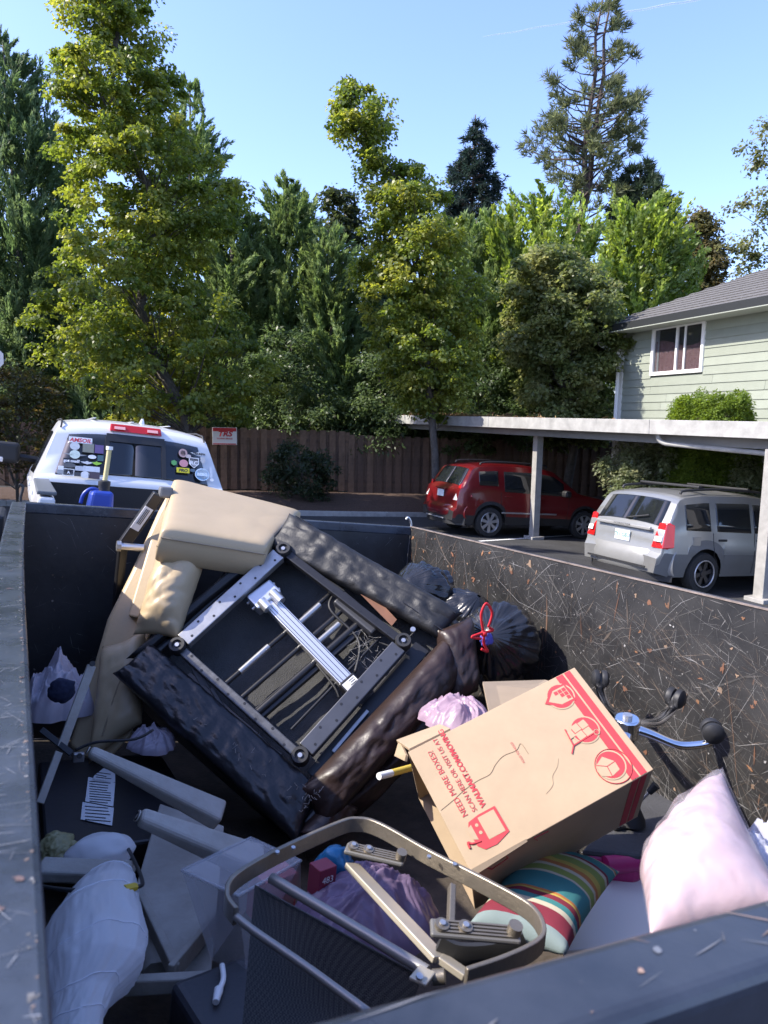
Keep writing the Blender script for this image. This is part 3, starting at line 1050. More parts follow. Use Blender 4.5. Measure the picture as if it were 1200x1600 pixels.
# unseen cypresses added left of the frame to shade the parking bays
for k, (x_, y_, h_) in enumerate(((-11.8, 9.2, 13.2), (-11.6, 11.6, 14.0), (-11.9, 14.0, 13.6))):
    D = y_
    def prow(z, hw):
        q = np.array([x_, y_, z]) - CAM
        c = AW.T @ q
        return (800 + c[1] / c[2] * FP, 600 + c[0] / c[2] * FP - hw / c[2] * FP, 600 + c[0] / c[2] * FP + hw / c[2] * FP)
    rows = [prow(h_, .15), prow(h_ * .8, 1.0), prow(h_ * .5, 1.6), prow(1.0, 1.8)]
    cypress('cypress_tree', ('added unseen cypress left of frame nearest the camera', 'added unseen cypress left of frame second from camera', 'added unseen cypress left of frame nearest the fence')[k], rows, D, 230, CYP, 'added cypress row left of the frame', plen=1.2, W=.16, L=.4, per=50)

# --- wood beyond the fence, closing the view behind the hedge
root = thing('woods', V((0, 31, -.6)), None, None)
root['kind'] = 'stuff'
NW = 2200
cw_ = np.stack([rng.uniform(-24, 17, NW), rng.uniform(29, 32, NW), rng.uniform(-.6, 1, NW)], 1)
top_ = 6.2 + 1.2 * np.sin(cw_[:, 0] * .9) + .8 * np.sin(cw_[:, 0] * 2.3 + 1) + np.where(cw_[:, 0] < -13, 3.5, 0)
cw_[:, 2] = -.6 + rng.random(NW) ** .8 * (top_ + .6)
ci = np.repeat(np.arange(NW), 60)
d = unit(rng.normal(size=(len(ci), 3)))
C = cw_[ci] + d * (.75 * rng.random((len(ci), 1)) ** .5)
tn = cmix(CYL, rng.random(NW)[ci] * .9) * (.7 + .5 * rng.random(len(ci)))[:, None]
leaf_mesh('foliage', C, d + np.array([0, 0, .4]), rng.normal(size=C.shape), .26, .14, tn, m_leafdry, root)['kind'] = 'stuff'
# ================================================================ VEHICLES
m_tyre = mat('tyre_rubber', (.02, .02, .02), .85, bump=.2)
m_rim = mat('alloy_rim', (.45, .45, .46), .35, metal=.7)
m_rimd = mat('dark_rim', (.05, .05, .055), .35, metal=.6)
m_blackp = mat('black_plastic', (.018, .018, .019), .55, bump=.05)
m_cglass = mat('car_glass', (.012, .014, .016), .04, spec=.7)
m_redlens = mat('red_lens', (.45, .012, .012), .15, coat=.5)
m_clearlens = mat('clear_lens', (.75, .72, .70), .2, coat=.5)
m_plate = mat('plate_white', (.62, .68, .72), .5)
m_platetx = mat('plate_green', (.04, .16, .12), .6)

def car_shell(F, spec, root, paint, clad=None):
    L, W = spec['L'], spec['W']
    tx, tz = zip(*spec['top'])
    bx, bz = zip(*spec['belt'])
    xs = set(np.round(np.linspace(0, L, 90), 4)) | set(tx)
    for w in spec.get('wheels', []):
        ra = spec['ra']
        xs |= set(w + ra * np.cos(np.linspace(0, math.pi, 17))) | {w - ra - .004, w + ra + .004}
    for q in spec['glass'] + spec.get('panels', []): xs |= {q[1], q[2]}
    xs = sorted(x for x in xs if 0 <= x <= L)
    nl, ng, nt = 9, 6, 7
    def bot(x):
        z = spec['sill'] + .06 * max(0, (.25 - x) / .25) + .05 * max(0, (x - L + .4) / .4)
        for w in spec.get('wheels', []):
            d = abs(x - w)
            if d < spec['ra']:
                z = max(z, spec['rw'] + math.sqrt(spec['ra'] ** 2 - d * d))
        return z
    rings = []
    for x in xs:
        zt = float(np.interp(x, tx, tz))
        zb = min(bot(x), zt - .05)
        zl = min(float(np.interp(x, bx, bz)), zt - .035)
        zl = max(zl, zb + .01)
        ze = max(zt - spec.get('crown', .05), zl + .005)
        hw = W / 2 * (1 - spec.get('rt', .10) * max(0, (.40 - x) / .40) ** 2 - .16 * max(0, (x - L + .7) / .7) ** 2)
        half = []
        for k in range(nl):
            z = zb + (zl - zb) * k / (nl - 1)
            rel = (z - spec['sill']) / max(.1, spec['belt'][0][1] - spec['sill'])
            y = hw * (1 - .05 * max(0, .35 - rel) / .35 - .035 * max(0, rel - .55) / .45) + (.008 if .5 < rel < .62 else 0)
            half.append((x, y, z))
        y0 = half[-1][1]
        for k in range(1, ng):
            t = k / (ng - 1)
            z = zl + (ze - zl) * t
            half.append((x, y0 - spec['tumble'] * (z - zl) - .012 * (k == ng - 1), z))
        ye = half[-1][1]
        for k in range(1, nt):
            t = 1 - k / (nt - 1)
            half.append((x, ye * t, ze + (zt - ze) * (1 - t ** 2.6)))
        rings.append(half)
    H = nl + ng - 1 + nt - 1
    vs = [p for r in rings for p in r] + [(p[0], -p[1], p[2]) for r in rings for p in r]
    off = len(rings) * H
    parts = {}
    def put(key, f):
        parts.setdefault(key, []).append(f)
    for i in range(len(xs) - 1):
        xm = (xs[i] + xs[i + 1]) / 2
        for k in range(H - 1):
            reg = 'lower' if k < nl - 1 else ('side' if k < nl + ng - 2 else 'top')
            kk_ = k - (nl - 1) if reg == 'side' else (k - (nl + ng - 2) if reg == 'top' else k)
            for sgn in (0, 1):
                key = 'body'
                for g in spec['glass']:
                    nm, x0, x1, rg, k0, k1 = g
                    if reg == rg and x0 <= xm <= x1 and k0 <= kk_ <= k1:
                        key = (nm, sgn if rg == 'side' else 0, x0)
                if key == 'body' and clad and reg == 'lower' and kk_ < spec.get('cladrows', 4):
                    key = 'clad'
                o = off * sgn
                f = (o + i * H + k, o + (i + 1) * H + k, o + (i + 1) * H + k + 1, o + i * H + k + 1)
                put(key, f if sgn == 0 else f[::-1])
    # end caps
    for i, rev in ((0, True), (len(xs) - 1, False)):
        ring = [i * H + k for k in range(H)] + [off + i * H + k for k in range(H - 2, -1, -1)]
        put('body' if not clad else 'clad', tuple(ring[::-1] if rev else ring))
    objs = {}
    for key, fs in parts.items():
        used = sorted({q for f in fs for q in f})
        mp = {q: j for j, q in enumerate(used)}
        mb = MB(F)
        mb.v = [vs[q] for q in used]
        mb.f = [tuple(mp[q] for q in f) for f in fs]
        nm = key if isinstance(key, str) else key[0]
        if nm == 'clad': nm = 'lower_cladding'
        mt = paint if key == 'body' else (clad if key == 'clad' else m_cglass)
        o = mb.build(nm, mt, root, smooth=38, recalc=False)
        if mt is m_cglass:
            o.modifiers.new('thick', 'SOLIDIFY').thickness = .006
        objs[key] = o
    # dark inner floor so nothing shows through the arches
    MB(F).box((L * .5, 0, spec['sill'] + .22), (L - .5, W - .42, .40)).build('underbody', m_blackp, root)
    return objs

def wheel(F, x, y, r, root, side, rimm, spokes=7, w=.21):
    ax = V((0, side, 0))
    c = V((x, y, r))
    wh = MB(F)
    wh.lathe(c - ax * w / 2, ax, [(r * .62, 0), (r * .93, .01), (r, .05), (r, w - .05), (r * .94, w - .008), (r * .70, w), (r * .68, w - .03)], 28)
    t = wh.build('wheel', m_tyre, root, smooth=40)
    rm = MB(F)
    rm.lathe(c + ax * (w / 2 - .035), ax, [(r * .69, .025), (r * .66, .03), (r * .63, .0), (r * .60, -.03)], 28)
    for i in range(spokes):
        a = 2 * math.pi * i / spokes + .2
        d = V((math.cos(a), 0, math.sin(a)))
        q = V((-math.sin(a), 0, math.cos(a)))
        p0, p1 = c + ax * (w / 2 - .02) + d * r * .12, c + ax * (w / 2 - .025) + d * r * .66
        rm.hexa([p0 - q * .025 - ax * .02, p1 - q * .04 - ax * .02, p1 + q * .04 - ax * .02, p0 + q * .025 - ax * .02,
                 p0 - q * .025, p1 - q * .04, p1 + q * .04, p0 + q * .025])
    rm.disc(c + ax * (w / 2 - .03), ax, r * .17, .022, 14)
    rm.build('rim', rimm, t, smooth=40)
    MB(F).disc(c + ax * (w / 2 - .10), ax, r * .62, .01, 20).build('brake_disc', m_blackp, t)

def seams(F, spec, root, xs_, side):
    for (x0, z0, x1, z1) in xs_:
        n = 8
        def yy(z):
            rel = (z - spec['sill']) / (spec['belt'][0][1] - spec['sill'])
            return side * (spec['W'] / 2 * (1 - .05 * max(0, .35 - rel) / .35 - .035 * max(0, rel - .55) / .45) + (.008 if .5 < rel < .62 else 0) + .0015)
        pts = [(x0 + (x1 - x0) * i / n, yy(z0 + (z1 - z0) * i / n), z0 + (z1 - z0) * i / n) for i in range(n + 1)]
        MB(F).tube(pts, .0045, 4, flat=(1, 1)).build('door_seam', m_blackp, root)

def car_frame(th, contact, xw, W):
    f = V((math.sin(math.radians(th)), math.cos(math.radians(th)), 0))
    l = V((-f.y, f.x, 0))
    nrm = V((-GB, -GC, 1)).normalized()
    f = (f - nrm * f.dot(nrm)).normalized()
    l = nrm.cross(f)
    o = V(contact) - f * xw + l * (W / 2 - .11)
    return frame(o, f, l, nrm), o

# ---------------------------------------------------------------- silver wagon
SV = dict(L=4.45, W=1.74, sill=.27, rw=.325, ra=.385, wheels=[.93, 3.455], tumble=.24, crown=.05, cladrows=4,
          top=[(0, .58), (.03, .62), (.055, .66), (.07, .80), (.10, 1.0), (.14, 1.06), (.36, 1.42), (.42, 1.475), (.52, 1.51), (.9, 1.555), (1.8, 1.575), (2.3, 1.55), (2.55, 1.51),
               (3.2, 1.05), (3.35, 1.02), (4.1, .92), (4.32, .80), (4.42, .62), (4.45, .52)],
          belt=[(0, .985), (.5, .985), (3.2, .93), (4.45, .85)],
          glass=[('rear_window', .135, .365, 'top', 1, 6), ('side_window', .50, 1.02, 'side', 0, 3), ('side_window', 1.16, 1.92, 'side', 0, 3), ('side_window', 2.0, 2.78, 'side', 0, 3),
                 ('windshield', 2.6, 3.15, 'top', 0, 6)])
m_silver = mat('silver_paint', (.30, .30, .285), .32, metal=.55, coat=.4, var=.04, scale=2)
m_cladg = mat('grey_cladding', (.13, .13, .125), .5, var=.06)
cs = ground(1087, 927)
FS, os_ = car_frame(64.5, cs, SV['wheels'][0], SV['W'])
silver = thing('parked_car', os_, 'silver station wagon with grey lower cladding parked under carport', 'car', 'cars parked under the carport')
car_shell(FS, SV, silver, m_silver, m_cladg)
for w in SV['wheels']:
    wheel(FS, w, -.77, .325, silver, -1, m_rimd, 6)
    wheel(FS, w, .77, .325, silver, 1, m_rimd, 6)
    # bright lip of the dark rims
    MB(FS).ring((w, -.878, .325), (0, 1, 0), .205, .012, 28, 6).build('rim_lip', m_rim, silver, smooth=180)
# tailgate lower edge, bumper, lights
bp = MB(FS)
bp.grid(13, 7, lambda a, b: V(((.005 + .30 * abs(2 * a - 1) ** 4) - .055 * math.sin(math.pi * min(1, b * 1.02)) ** .5, (2 * a - 1) * .872 * (1 - .0 * b), .30 + .36 * b)))
bp.build('rear_bumper', mat('bumper_silver', (.25, .25, .24), .42, metal=.3, var=.05), silver, smooth=60)
MB(FS).box((-.052, 0, .40), (.014, 1.25, .03)).build('bumper_seam', m_blackp, silver)
MB(FS).grid(13, 4, lambda a, b: V(((-.02 + .30 * abs(2 * a - 1) ** 4), (2 * a - 1) * .86, .20 + .10 * b))).build('lower_valance', m_blackp, silver, smooth=60)
for sgn in (-1, 1):
    lt = MB(FS)
    lt.hexa([(.035, sgn * .615, .70), (.16, sgn * .83, .70), (.24, sgn * .884, .72), (.06, sgn * .82, .70),
             (.125, sgn * .655, 1.08), (.20, sgn * .80, 1.08), (.25, sgn * .850, 1.06), (.13, sgn * .795, 1.08)])
    tl = lt.build('tail_light', m_redlens, silver, bevel=.012)
    MB(FS).hexa([(.030, sgn * .66, .80), (.12, sgn * .78, .80), (.14, sgn * .80, .80), (.045, sgn * .79, .80),
                 (.050, sgn * .665, .88), (.13, sgn * .78, .88), (.15, sgn * .80, .88), (.068, sgn * .785, .88)]).build('clear_lens', m_clearlens, tl, bevel=.006)
MB(FS).box((.045, 0, .97), (.05, 1.16, .05)).build('tailgate_garnish', mat('garnish', (.30, .30, .29), .45, metal=.3), silver, bevel=.012)
lp = MB(FS).box((.052, .0, .80), (.012, .32, .16)).build('license_plate', m_plate, silver, bevel=.004)
text('751 GEU', lambda p: FS((.044, -p[0], .775 + p[1])), .085, m_platetx, lp, bold=.002, align='CENTER')
text('FORESTER', lambda p: FS((.018, -p[0], .962 + p[1])), .045, m_blackp, silver, align='CENTER', sx=1.8)
MB(FS).tube([(.13, .03, 1.075), (.10, -.05, 1.09), (.16, -.40, 1.16)], .012, 6).build('wiper', m_blackp, silver)
for sgn in (-1, 1):
    MB(FS).tube(smoothpath([(.55, sgn * .60, 1.515), (.65, sgn * .60, 1.57), (1.4, sgn * .605, 1.615), (2.3, sgn * .60, 1.60), (2.45, sgn * .60, 1.55)], 5), .022, 8).build('roof_rail', m_blackp, silver, smooth=180)
for x_ in (.95, 2.05):
    MB(FS).box((x_, 0, 1.635), (.07, 1.22, .035)).build('crossbar', m_blackp, silver, bevel=.01)
seams(FS, SV, silver, [(1.07, .95, 1.10, .62), (1.10, .62, 1.32, .32), (2.0, .95, 2.02, .32), (2.95, .93, 2.9, .32)], -1)
for x_ in (1.28, 2.14):
    MB(FS).box((x_, -.852, .84), (.19, .03, .035)).build('door_handle', m_blackp, silver, bevel=.01)
MB(FS).box((2.75, -.93, .98), (.16, .2, .14)).build('wing_mirror', m_silver, silver, bevel=.04)
MB(FS).box((.72, -.855, .80), (.17, .012, .18)).build('fuel_flap', m_silver, silver, bevel=.006)

# ---------------------------------------------------------------- red wagon
RV = dict(L=4.56, W=1.78, sill=.30, rw=.345, ra=.41, wheels=[.92, 3.535], tumble=.27, crown=.05, cladrows=2,
          top=[(0, .60), (.03, .64), (.06, .68), (.075, .90), (.12, 1.10), (.20, 1.18), (.42, 1.55), (.48, 1.60), (.6, 1.64), (1.0, 1.68), (2.0, 1.69), (2.4, 1.66), (2.62, 1.62),
               (3.28, 1.16), (3.45, 1.12), (4.2, 1.0), (4.42, .88), (4.52, .68), (4.56, .55)],
          belt=[(0, 1.08), (.6, 1.08), (3.3, 1.0), (4.56, .92)],
          glass=[('rear_window', .19, .43, 'top', 1, 6), ('side_window', .60, 1.10, 'side', 1, 3), ('side_window', 1.26, 2.02, 'side', 0, 3), ('side_window', 2.1, 2.9, 'side', 0, 3),
                 ('windshield', 2.66, 3.24, 'top', 0, 6)])
m_red = mat('red_paint', (.12, .006, .008), .28, coat=.7, var=.05, scale=2)
cr_ = ground(760, 839)
FR, orr = car_frame(68, cr_, RV['wheels'][0], RV['W'])
red = thing('parked_car', orr, 'dark red crossover wagon parked at the carport\'s far end', 'car', 'cars parked under the carport')
car_shell(FR, RV, red, m_red, m_blackp)
for w in RV['wheels']:
    wheel(FR, w, -.785, .345, red, -1, m_rim, 7)
    wheel(FR, w, .785, .345, red, 1, m_rim, 7)
bp = MB(FR)
bp.grid(13, 7, lambda a, b: V(((.005 + .30 * abs(2 * a - 1) ** 4) - .06 * math.sin(math.pi * min(1, b * 1.02)) ** .5, (2 * a - 1) * .89, .42 + .28 * b)))
bp.build('rear_bumper', m_red, red, smooth=60)
MB(FR).grid(13, 4, lambda a, b: V(((-.03 + .30 * abs(2 * a - 1) ** 4), (2 * a - 1) * .875, .26 + .17 * b))).build('lower_valance', m_blackp, red, smooth=60)
MB(FR).box((-.06, 0, .38), (.02, .9, .025)).build('valance_trim', mat('grey_trim', (.4, .4, .4), .4, metal=.5), red)
for sgn in (-1, 1):
    lt = MB(FR)
    lt.hexa([(.045, sgn * .60, .80), (.19, sgn * .835, .78), (.42, sgn * .885, .92), (.07, sgn * .80, .80),
             (.17, sgn * .68, 1.16), (.24, sgn * .80, 1.20), (.34, sgn * .845, 1.06), (.18, sgn * .77, 1.20)])
    tl = lt.build('tail_light', m_redlens, red, bevel=.015)
    MB(FR).hexa([(.038, sgn * .665, .82), (.15, sgn * .82, .82), (.2, sgn * .84, .84), (.06, sgn * .80, .82),
                 (.125, sgn * .70, 1.05), (.20, sgn * .80, 1.05), (.24, sgn * .82, 1.05), (.14, sgn * .79, 1.05)]).build('clear_lens', m_clearlens, tl, bevel=.008)
lp = MB(FR).box((.052, 0, .93), (.012, .32, .16)).build('license_plate', m_plate, red, bevel=.004)
MB(FR).box((.045, 0, 1.04), (.04, .5, .03)).build('tailgate_garnish', m_red, red, bevel=.01)
for sgn in (-1, 1):
    MB(FR).tube(smoothpath([(.7, sgn * .60, 1.64), (.8, sgn * .60, 1.70), (1.5, sgn * .605, 1.735), (2.4, sgn * .60, 1.72), (2.5, sgn * .60, 1.66)], 5), .02, 8).build('roof_rail', m_blackp, red, smooth=180)
seams(FR, RV, red, [(1.16, 1.05, 1.18, .68), (1.18, .68, 1.38, .36), (2.08, 1.02, 2.1, .36), (3.05, 1.0, 3.0, .36)], -1)
for x_ in (1.36, 2.24):
    MB(FR).box((x_, -.872, .95), (.19, .03, .035)).build('door_handle', m_red, red, bevel=.01)
MB(FR).box((1.95, -.895, .58), (1.5, .02, .035)).build('side_moulding', m_rim, red, bevel=.008)
MB(FR).box((2.9, -.95, 1.08), (.17, .22, .16)).build('wing_mirror', m_blackp, red, bevel=.05)
for sgn in (-1, 1):
    MB(FR).hexa([(4.05, sgn * .70, .74), (4.45, sgn * .52, .72), (4.42, sgn * .66, .72), (4.1, sgn * .83, .74),
                 (4.02, sgn * .68, .93), (4.36, sgn * .50, .88), (4.34, sgn * .64, .88), (4.05, sgn * .81, .92)]).build('headlight', mat('amber_lens', (.7, .42, .15), .2, coat=.5), red, bevel=.02)

# ---------------------------------------------------------------- white pickup towing the trailer
PV = dict(L=3.9, W=2.0, sill=.95, rw=.4, ra=.4, wheels=[], tumble=.36, crown=.065, rt=.03,
          top=[(0, 1.20), (.012, 1.26), (.03, 1.33), (.07, 1.38), (.265, 1.84), (.30, 1.895), (.36, 1.935), (.50, 1.965), (.9, 1.995), (1.3, 2.0), (1.7, 1.985), (1.95, 1.94),
               (2.6, 1.46), (2.8, 1.42), (3.6, 1.33), (3.8, 1.2), (3.9, 1.0)],
          belt=[(0, 1.34), (.5, 1.34), (3.9, 1.25)],
          glass=[('rear_window', .078, .258, 'top', 1, 6), ('side_window', .50, 1.08, 'side', 0, 3), ('side_window', 1.16, 2.3, 'side', 0, 3), ('windshield', 2.0, 2.56, 'top', 0, 6)])
m_pwhite = mat('white_truck_paint', (.60, .61, .62), .3, coat=.5, var=.03, scale=2)
PVV = 8.0
wr_ = tp(200, 659, 'v', PVV + .5)
po_ = V((tp(213, 740, 'v', PVV).x, PVV, wr_.z - 1.99))
FPk = lambda p: T((po_.x - p[1], po_.y + p[0], po_.z + p[2]))
pk = thing('pickup_truck', FPk((0, 0, 0)), 'white pickup with sticker covered rear window hitched to the trailer', 'pickup truck')
car_shell(FPk, PV, pk, m_pwhite)
# sliding window frame, brake light, drip seams
gx = lambda z: .07 + (z - 1.38) / (1.84 - 1.38) * .195      # rear glass lean
gn = V((-.92, 0, .39))
def GP(y, z, o=.012):                                    # point on the rear glass, local
    t = min(1, abs(y) / (1.0 - .36 * (z - 1.34)))
    return V((gx(z) - .0, y, z)) + gn * o
for y_ in (-.30, .30):
    MB(FPk).bar(GP(y_, 1.40), GP(y_ * .96, 1.80), .045, .01, up=gn).build('window_divider', m_blackp, pk)
MB(FPk).bar(GP(-.30, 1.79, .013), GP(.30, 1.79, .013), .09, .01, up=gn).build('window_divider', m_blackp, pk)
bl = MB(FPk).hexa([(.245, -.27, 1.865), (.245, .27, 1.865), (.36, .27, 1.865), (.36, -.27, 1.865), (.295, -.26, 1.945), (.295, .26, 1.945), (.36, .26, 1.945), (.36, -.26, 1.945)]).build('brake_light', m_redlens, pk, bevel=.01)
for s_ in (-.17, .17):
    MB(FPk).hexa([(.238, s_ - .055, 1.89), (.238, s_ + .055, 1.89), (.27, s_ + .055, 1.89), (.27, s_ - .055, 1.89), (.266, s_ - .055, 1.92), (.266, s_ + .055, 1.92), (.30, s_ + .055, 1.92), (.30, s_ - .055, 1.92)]).build('clear_lens', mat('pink_lens', (.60, .30, .30), .2, coat=.5), bl)
for s_ in (-1, 1):
    MB(FPk).tube([(.30, s_ * .745, 1.85), (.36, s_ * .735, 1.915), (.7, s_ * .735, 1.945), (1.6, s_ * .735, 1.95)], .010, 5).build('drip_seam', m_blackp, pk)
MB(FPk).hexa([(1.2, -.22, 1.98), (1.45, -.22, 1.98), (1.45, -.16, 1.98), (1.2, -.16, 1.98), (1.22, -.20, 2.07), (1.3, -.20, 2.07), (1.3, -.18, 2.07), (1.22, -.18, 2.07)]).build('antenna_fin', m_pwhite, pk, bevel=.008)
for y_ in (-.4, 0, .4):
    MB(FPk).box((1.1, y_, 1.995), (1.0, .03, .008)).build('roof_rib', m_pwhite, pk, bevel=.003)
# bed
m_bed = mat('bed_liner', (.012, .012, .013), .8, bump=.5, bscale=120)
for s_ in (-1, 1):
    MB(FPk).hexa([(-.03, s_ * .82, .8), (-1.95, s_ * .82, .8), (-1.95, s_ * .99, .8), (-.03, s_ * .99, .8), (-.03, s_ * .84, 1.29), (-1.95, s_ * .84, 1.27), (-1.95, s_ * .96, 1.27), (-.03, s_ * .96, 1.29)]).build('bed_side', m_pwhite, pk, bevel=.02)
    MB(FPk).box((-.98, s_ * .90, 1.30), (1.9, .14, .03)).build('bed_rail_cap', mat('rail_cap', (.10, .11, .12), .5), pk, bevel=.01)
MB(FPk).box((-1.0, 0, .82), (1.9, 1.66, .04)).build('bed_floor', m_bed, pk)
MB(FPk).box((-.06, 0, 1.03), (.06, 1.66, .52)).build('bed_bulkhead', m_bed, pk)
MB(FPk).box((-1.97, 0, .95), (.06, 1.8, .34)).build('tailgate', m_pwhite, pk, bevel=.015)
# left towing mirror and door trim
mr = MB(FPk).box(FPk and (2.05, 1.26, 1.50), (.14, .30, .26)).build('wing_mirror', m_blackp, pk, bevel=.05, seg=3)
MB(FPk).tube([(2.1, 1.15, 1.46), (2.12, .90, 1.44)], .045, 6).build('mirror_arm', m_blackp, mr)
MB(FPk).box((1.975, 1.34, 1.41), (.02, .10, .06)).build('mirror_lens', m_clearlens, mr, bevel=.01)
for x_ in (.62, 1.7):
    MB(FPk).box((x_, .985, 1.22), (.2, .05, .05)).build('door_handle', m_pwhite, pk, bevel=.015)
# stickers on the rear glass (photo position, half-sizes, colour)
GN_T = V((0, gn.x, gn.z)).normalized()                   # in trailer axes
GP0 = V((po_.x, po_.y + gx(1.6), po_.z + 1.6)) + GN_T * .034
GU = V((1, 0, 0)); GVv = GN_T.cross(GU)
stc = {}
def stmat(c):
    k = tuple(c)
    if k not in stc: stc[k] = mat('sticker_%d' % len(stc), c, .45, var=.08, scale=40)
    return stc[k]
def sticker(x, y, w, h, c, shape='rect', txt=None, tc=(.05, .05, .05), ts=1.0, sh=0):
    q = tpl(x, y, GP0, GN_T)
    k = (PVV + .2) / FP
    w, h = w * k / 2 * 1.0, h * k / 2
    fr_ = lambda p: T(q + GU * p[0] + GVv * p[1] + GN_T * p[2])
    mb = MB(fr_)
    if shape == 'rect':
        poly = [(-w, -h), (w, -h), (w, h), (-w, h)]
    elif shape == 'shield':
        poly = [(-w, h), (w, h), (w, -h * .2), (0, -h), (-w, -h * .2)]
    elif shape == 'hex':
        poly = [(w * math.cos(a * math.pi / 3 + .5), h * math.sin(a * math.pi / 3 + .5)) for a in range(6)]
    elif shape == 'wing':
        poly = [(-w, h * .4), (-w * .3, h * .5), (0, h), (w * .3, h * .5), (w, h * .4), (w * .5, -h * .5), (0, -h), (-w * .5, -h * .5)]
    else:
        poly = [(w * math.cos(a * math.pi / 10), h * math.sin(a * math.pi / 10)) for a in range(20)]
    mb.prism(poly, lambda a, b: V((a, b, .002)), lambda a, b: V((a, b, 0)))
    o = mb.build('sticker', stmat(c), pk)
    if txt:
        text(txt, lambda p: fr_((p[0], p[1] - ts * h * .62, .0035)), h * 1.7 * ts, stmat(tc), o, align='CENTER', bold=.002, shear=sh)
    return o
W_, R_, GY = (.75, .75, .75), (.55, .04, .05), (.30, .31, .31)
sticker(126, 688, 31, 9, W_, 'rect', 'AMSOIL', R_, 1.1, .2)
for a in ((117, 697, 13, 12, (.55, .57, .56), 'disc'), (138, 700, 15, 14, (.22, .22, .17)), (155, 702, 12, 13, (.12, .08, .2)), (117, 710, 14, 13, (.60, .68, .58), 'disc'), (117, 710.5, 32, 4, GY, 'wing'),
          (144, 714, 11, 6, W_, 'disc'), (157, 716, 8, 9, (.06, .12, .13)), (136, 723, 18, 5, (.6, .6, .6), 'wing'), (151, 724, 15, 6, (.30, .55, .05), 'wing'), (109, 727, 16, 7, (.10, .10, .10), 'disc'),
          (95, 731, 7, 6, W_), (94, 737, 8, 6, GY), (107, 738, 15, 11, (.70, .70, .68)), (107, 738, 13, 9, (.03, .03, .035)), (125, 732, 13, 7, (.45, .47, .5)), (143, 733, 22, 8, (.55, .58, .62)),
          (133, 742, 12, 11, (.62, .63, .62), 'disc'), (147, 743, 15, 10, (.07, .05, .06)), (121, 741, 9, 6, (.05, .05, .05)),
          (286, 708, 13, 14, (.45, .30, .28), 'disc'), (286, 708, 8, 9, (.06, .05, .05), 'disc'), (294, 713, 9, 6, (.5, .42, .40), 'disc'), (272, 723, 9, 9, (.10, .32, .10), 'hex'), (287, 724, 13, 12, (.55, .25, .27), 'disc'),
          (317, 720, 7, 11, (.45, .45, .45), 'shield'), (301, 735, 8, 5, (.08, .12, .16), 'disc'), (330, 738, 4, 18, (.5, .55, .6)), (331, 750, 6, 5, W_, 'disc')):
    sticker(*a)
sticker(311, 709.5, 27, 7, (.55, .56, .55), 'wing', 'TRIUMPH', (.05, .05, .05), .75)
sticker(303, 723.5, 15, 17, W_, 'shield')
sticker(303, 723.5, 13, 15, (.04, .04, .05), 'shield', 'RC', W_, .75)
sticker(286, 735, 19, 8, (.62, .55, .02), 'rect', 'PRO', (.03, .03, .03), 1.0, .2)
sticker(316, 741.5, 22, 20, (.62, .74, .82), 'disc')
sticker(316, 741.5, 20, 18, (.12, .36, .62), 'disc', 'BERG', (.70, .80, .88), .42)
sticker(112, 720, 22, 7, (.02, .02, .022), 'rect', 'got mud?', (.7, .7, .7), .95)
sticker(107, 738, 7, 6, (.035, .035, .035), 'rect', 'A', (.7, .7, .7), 1.0)

# ---------------------------------------------------------------- white sign plate half out of frame
so_ = px(-14, 560, 9.0)
sp = thing('road_sign', V((so_.x, so_.y, gz(so_.x, so_.y))), 'pale octagonal sign edge at the left frame border', 'sign')
SO = frame(so_, V((1, .1, 0)).normalized(), V((0, 0, 1)), V((.1, -1, 0)).normalized())
MB(SO).prism([(.16 * math.cos(math.pi / 8 + k * math.pi / 4), .16 * math.sin(math.pi / 8 + k * math.pi / 4)) for k in range(8)], lambda a, b: V((a, b, .004)), lambda a, b: V((a, b, -.004))).build('plate', mat('sign_back', (.42, .42, .42), .5), sp)
MB(SO).bar((-.04, .14, -.03), (-.04, gz(so_.x, so_.y) - so_.z, -.03), .05, .05, up=(0, 0, 1)).build('post', mat('galvanised', (.35, .36, .36), .5, metal=.5), sp)
# ================================================================ DUMP TRAILER
U0, U1, V0, V1, WT, WF = .035, 2.115, .357, 3.80, -.308, -1.46
def steel_mat(name, base=(.028, .028, .030), light=(.075, .072, .070), rough=.5, speck=.5):
    m = mat(name, base, rough, col2=light, scale=5.5, bump=.25, bscale=30, detail=8, rvar=.15, dist=.004)
    t = m.node_tree
    b = t.nodes['Principled BSDF']
    tc = t.nodes.new('ShaderNodeTexCoord')
    old = b.inputs['Base Color'].links[0].from_socket
    # chips: small pale and rusty flecks
    for sc, lo, hi, c in ((55, .66, .70, (.30, .29, .28)), (16, .68, .74, (.24, .12, .065))):
        n = t.nodes.new('ShaderNodeTexNoise')
        n.inputs['Scale'].default_value = sc
        n.inputs['Detail'].default_value = 9
        n.inputs['Roughness'].default_value = .75
        t.links.new(tc.outputs['Object'], n.inputs['Vector'])
        r = t.nodes.new('ShaderNodeMapRange')
        r.inputs['From Min'].default_value = lo
        r.inputs['From Max'].default_value = hi
        r.inputs['To Max'].default_value = speck
        t.links.new(n.outputs['Fac'], r.inputs['Value'])
        mx = t.nodes.new('ShaderNodeMix')
        mx.data_type = 'RGBA'
        mx.inputs['B'].default_value = (*c, 1)
        t.links.new(r.outputs[0], mx.inputs['Factor'])
        t.links.new(old, mx.inputs['A'])
        old = mx.outputs['Result']
    t.links.new(old, b.inputs['Base Color'])
    return m
m_steelR = steel_mat('worn_black_steel', (.008, .008, .0085), (.026, .025, .024), .5, .6)
m_steelF = steel_mat('black_steel', (.012, .012, .014), (.03, .03, .032), .5, .25)
m_cap = steel_mat('cap_steel', (.017, .022, .031), (.062, .075, .098), .28, .3)
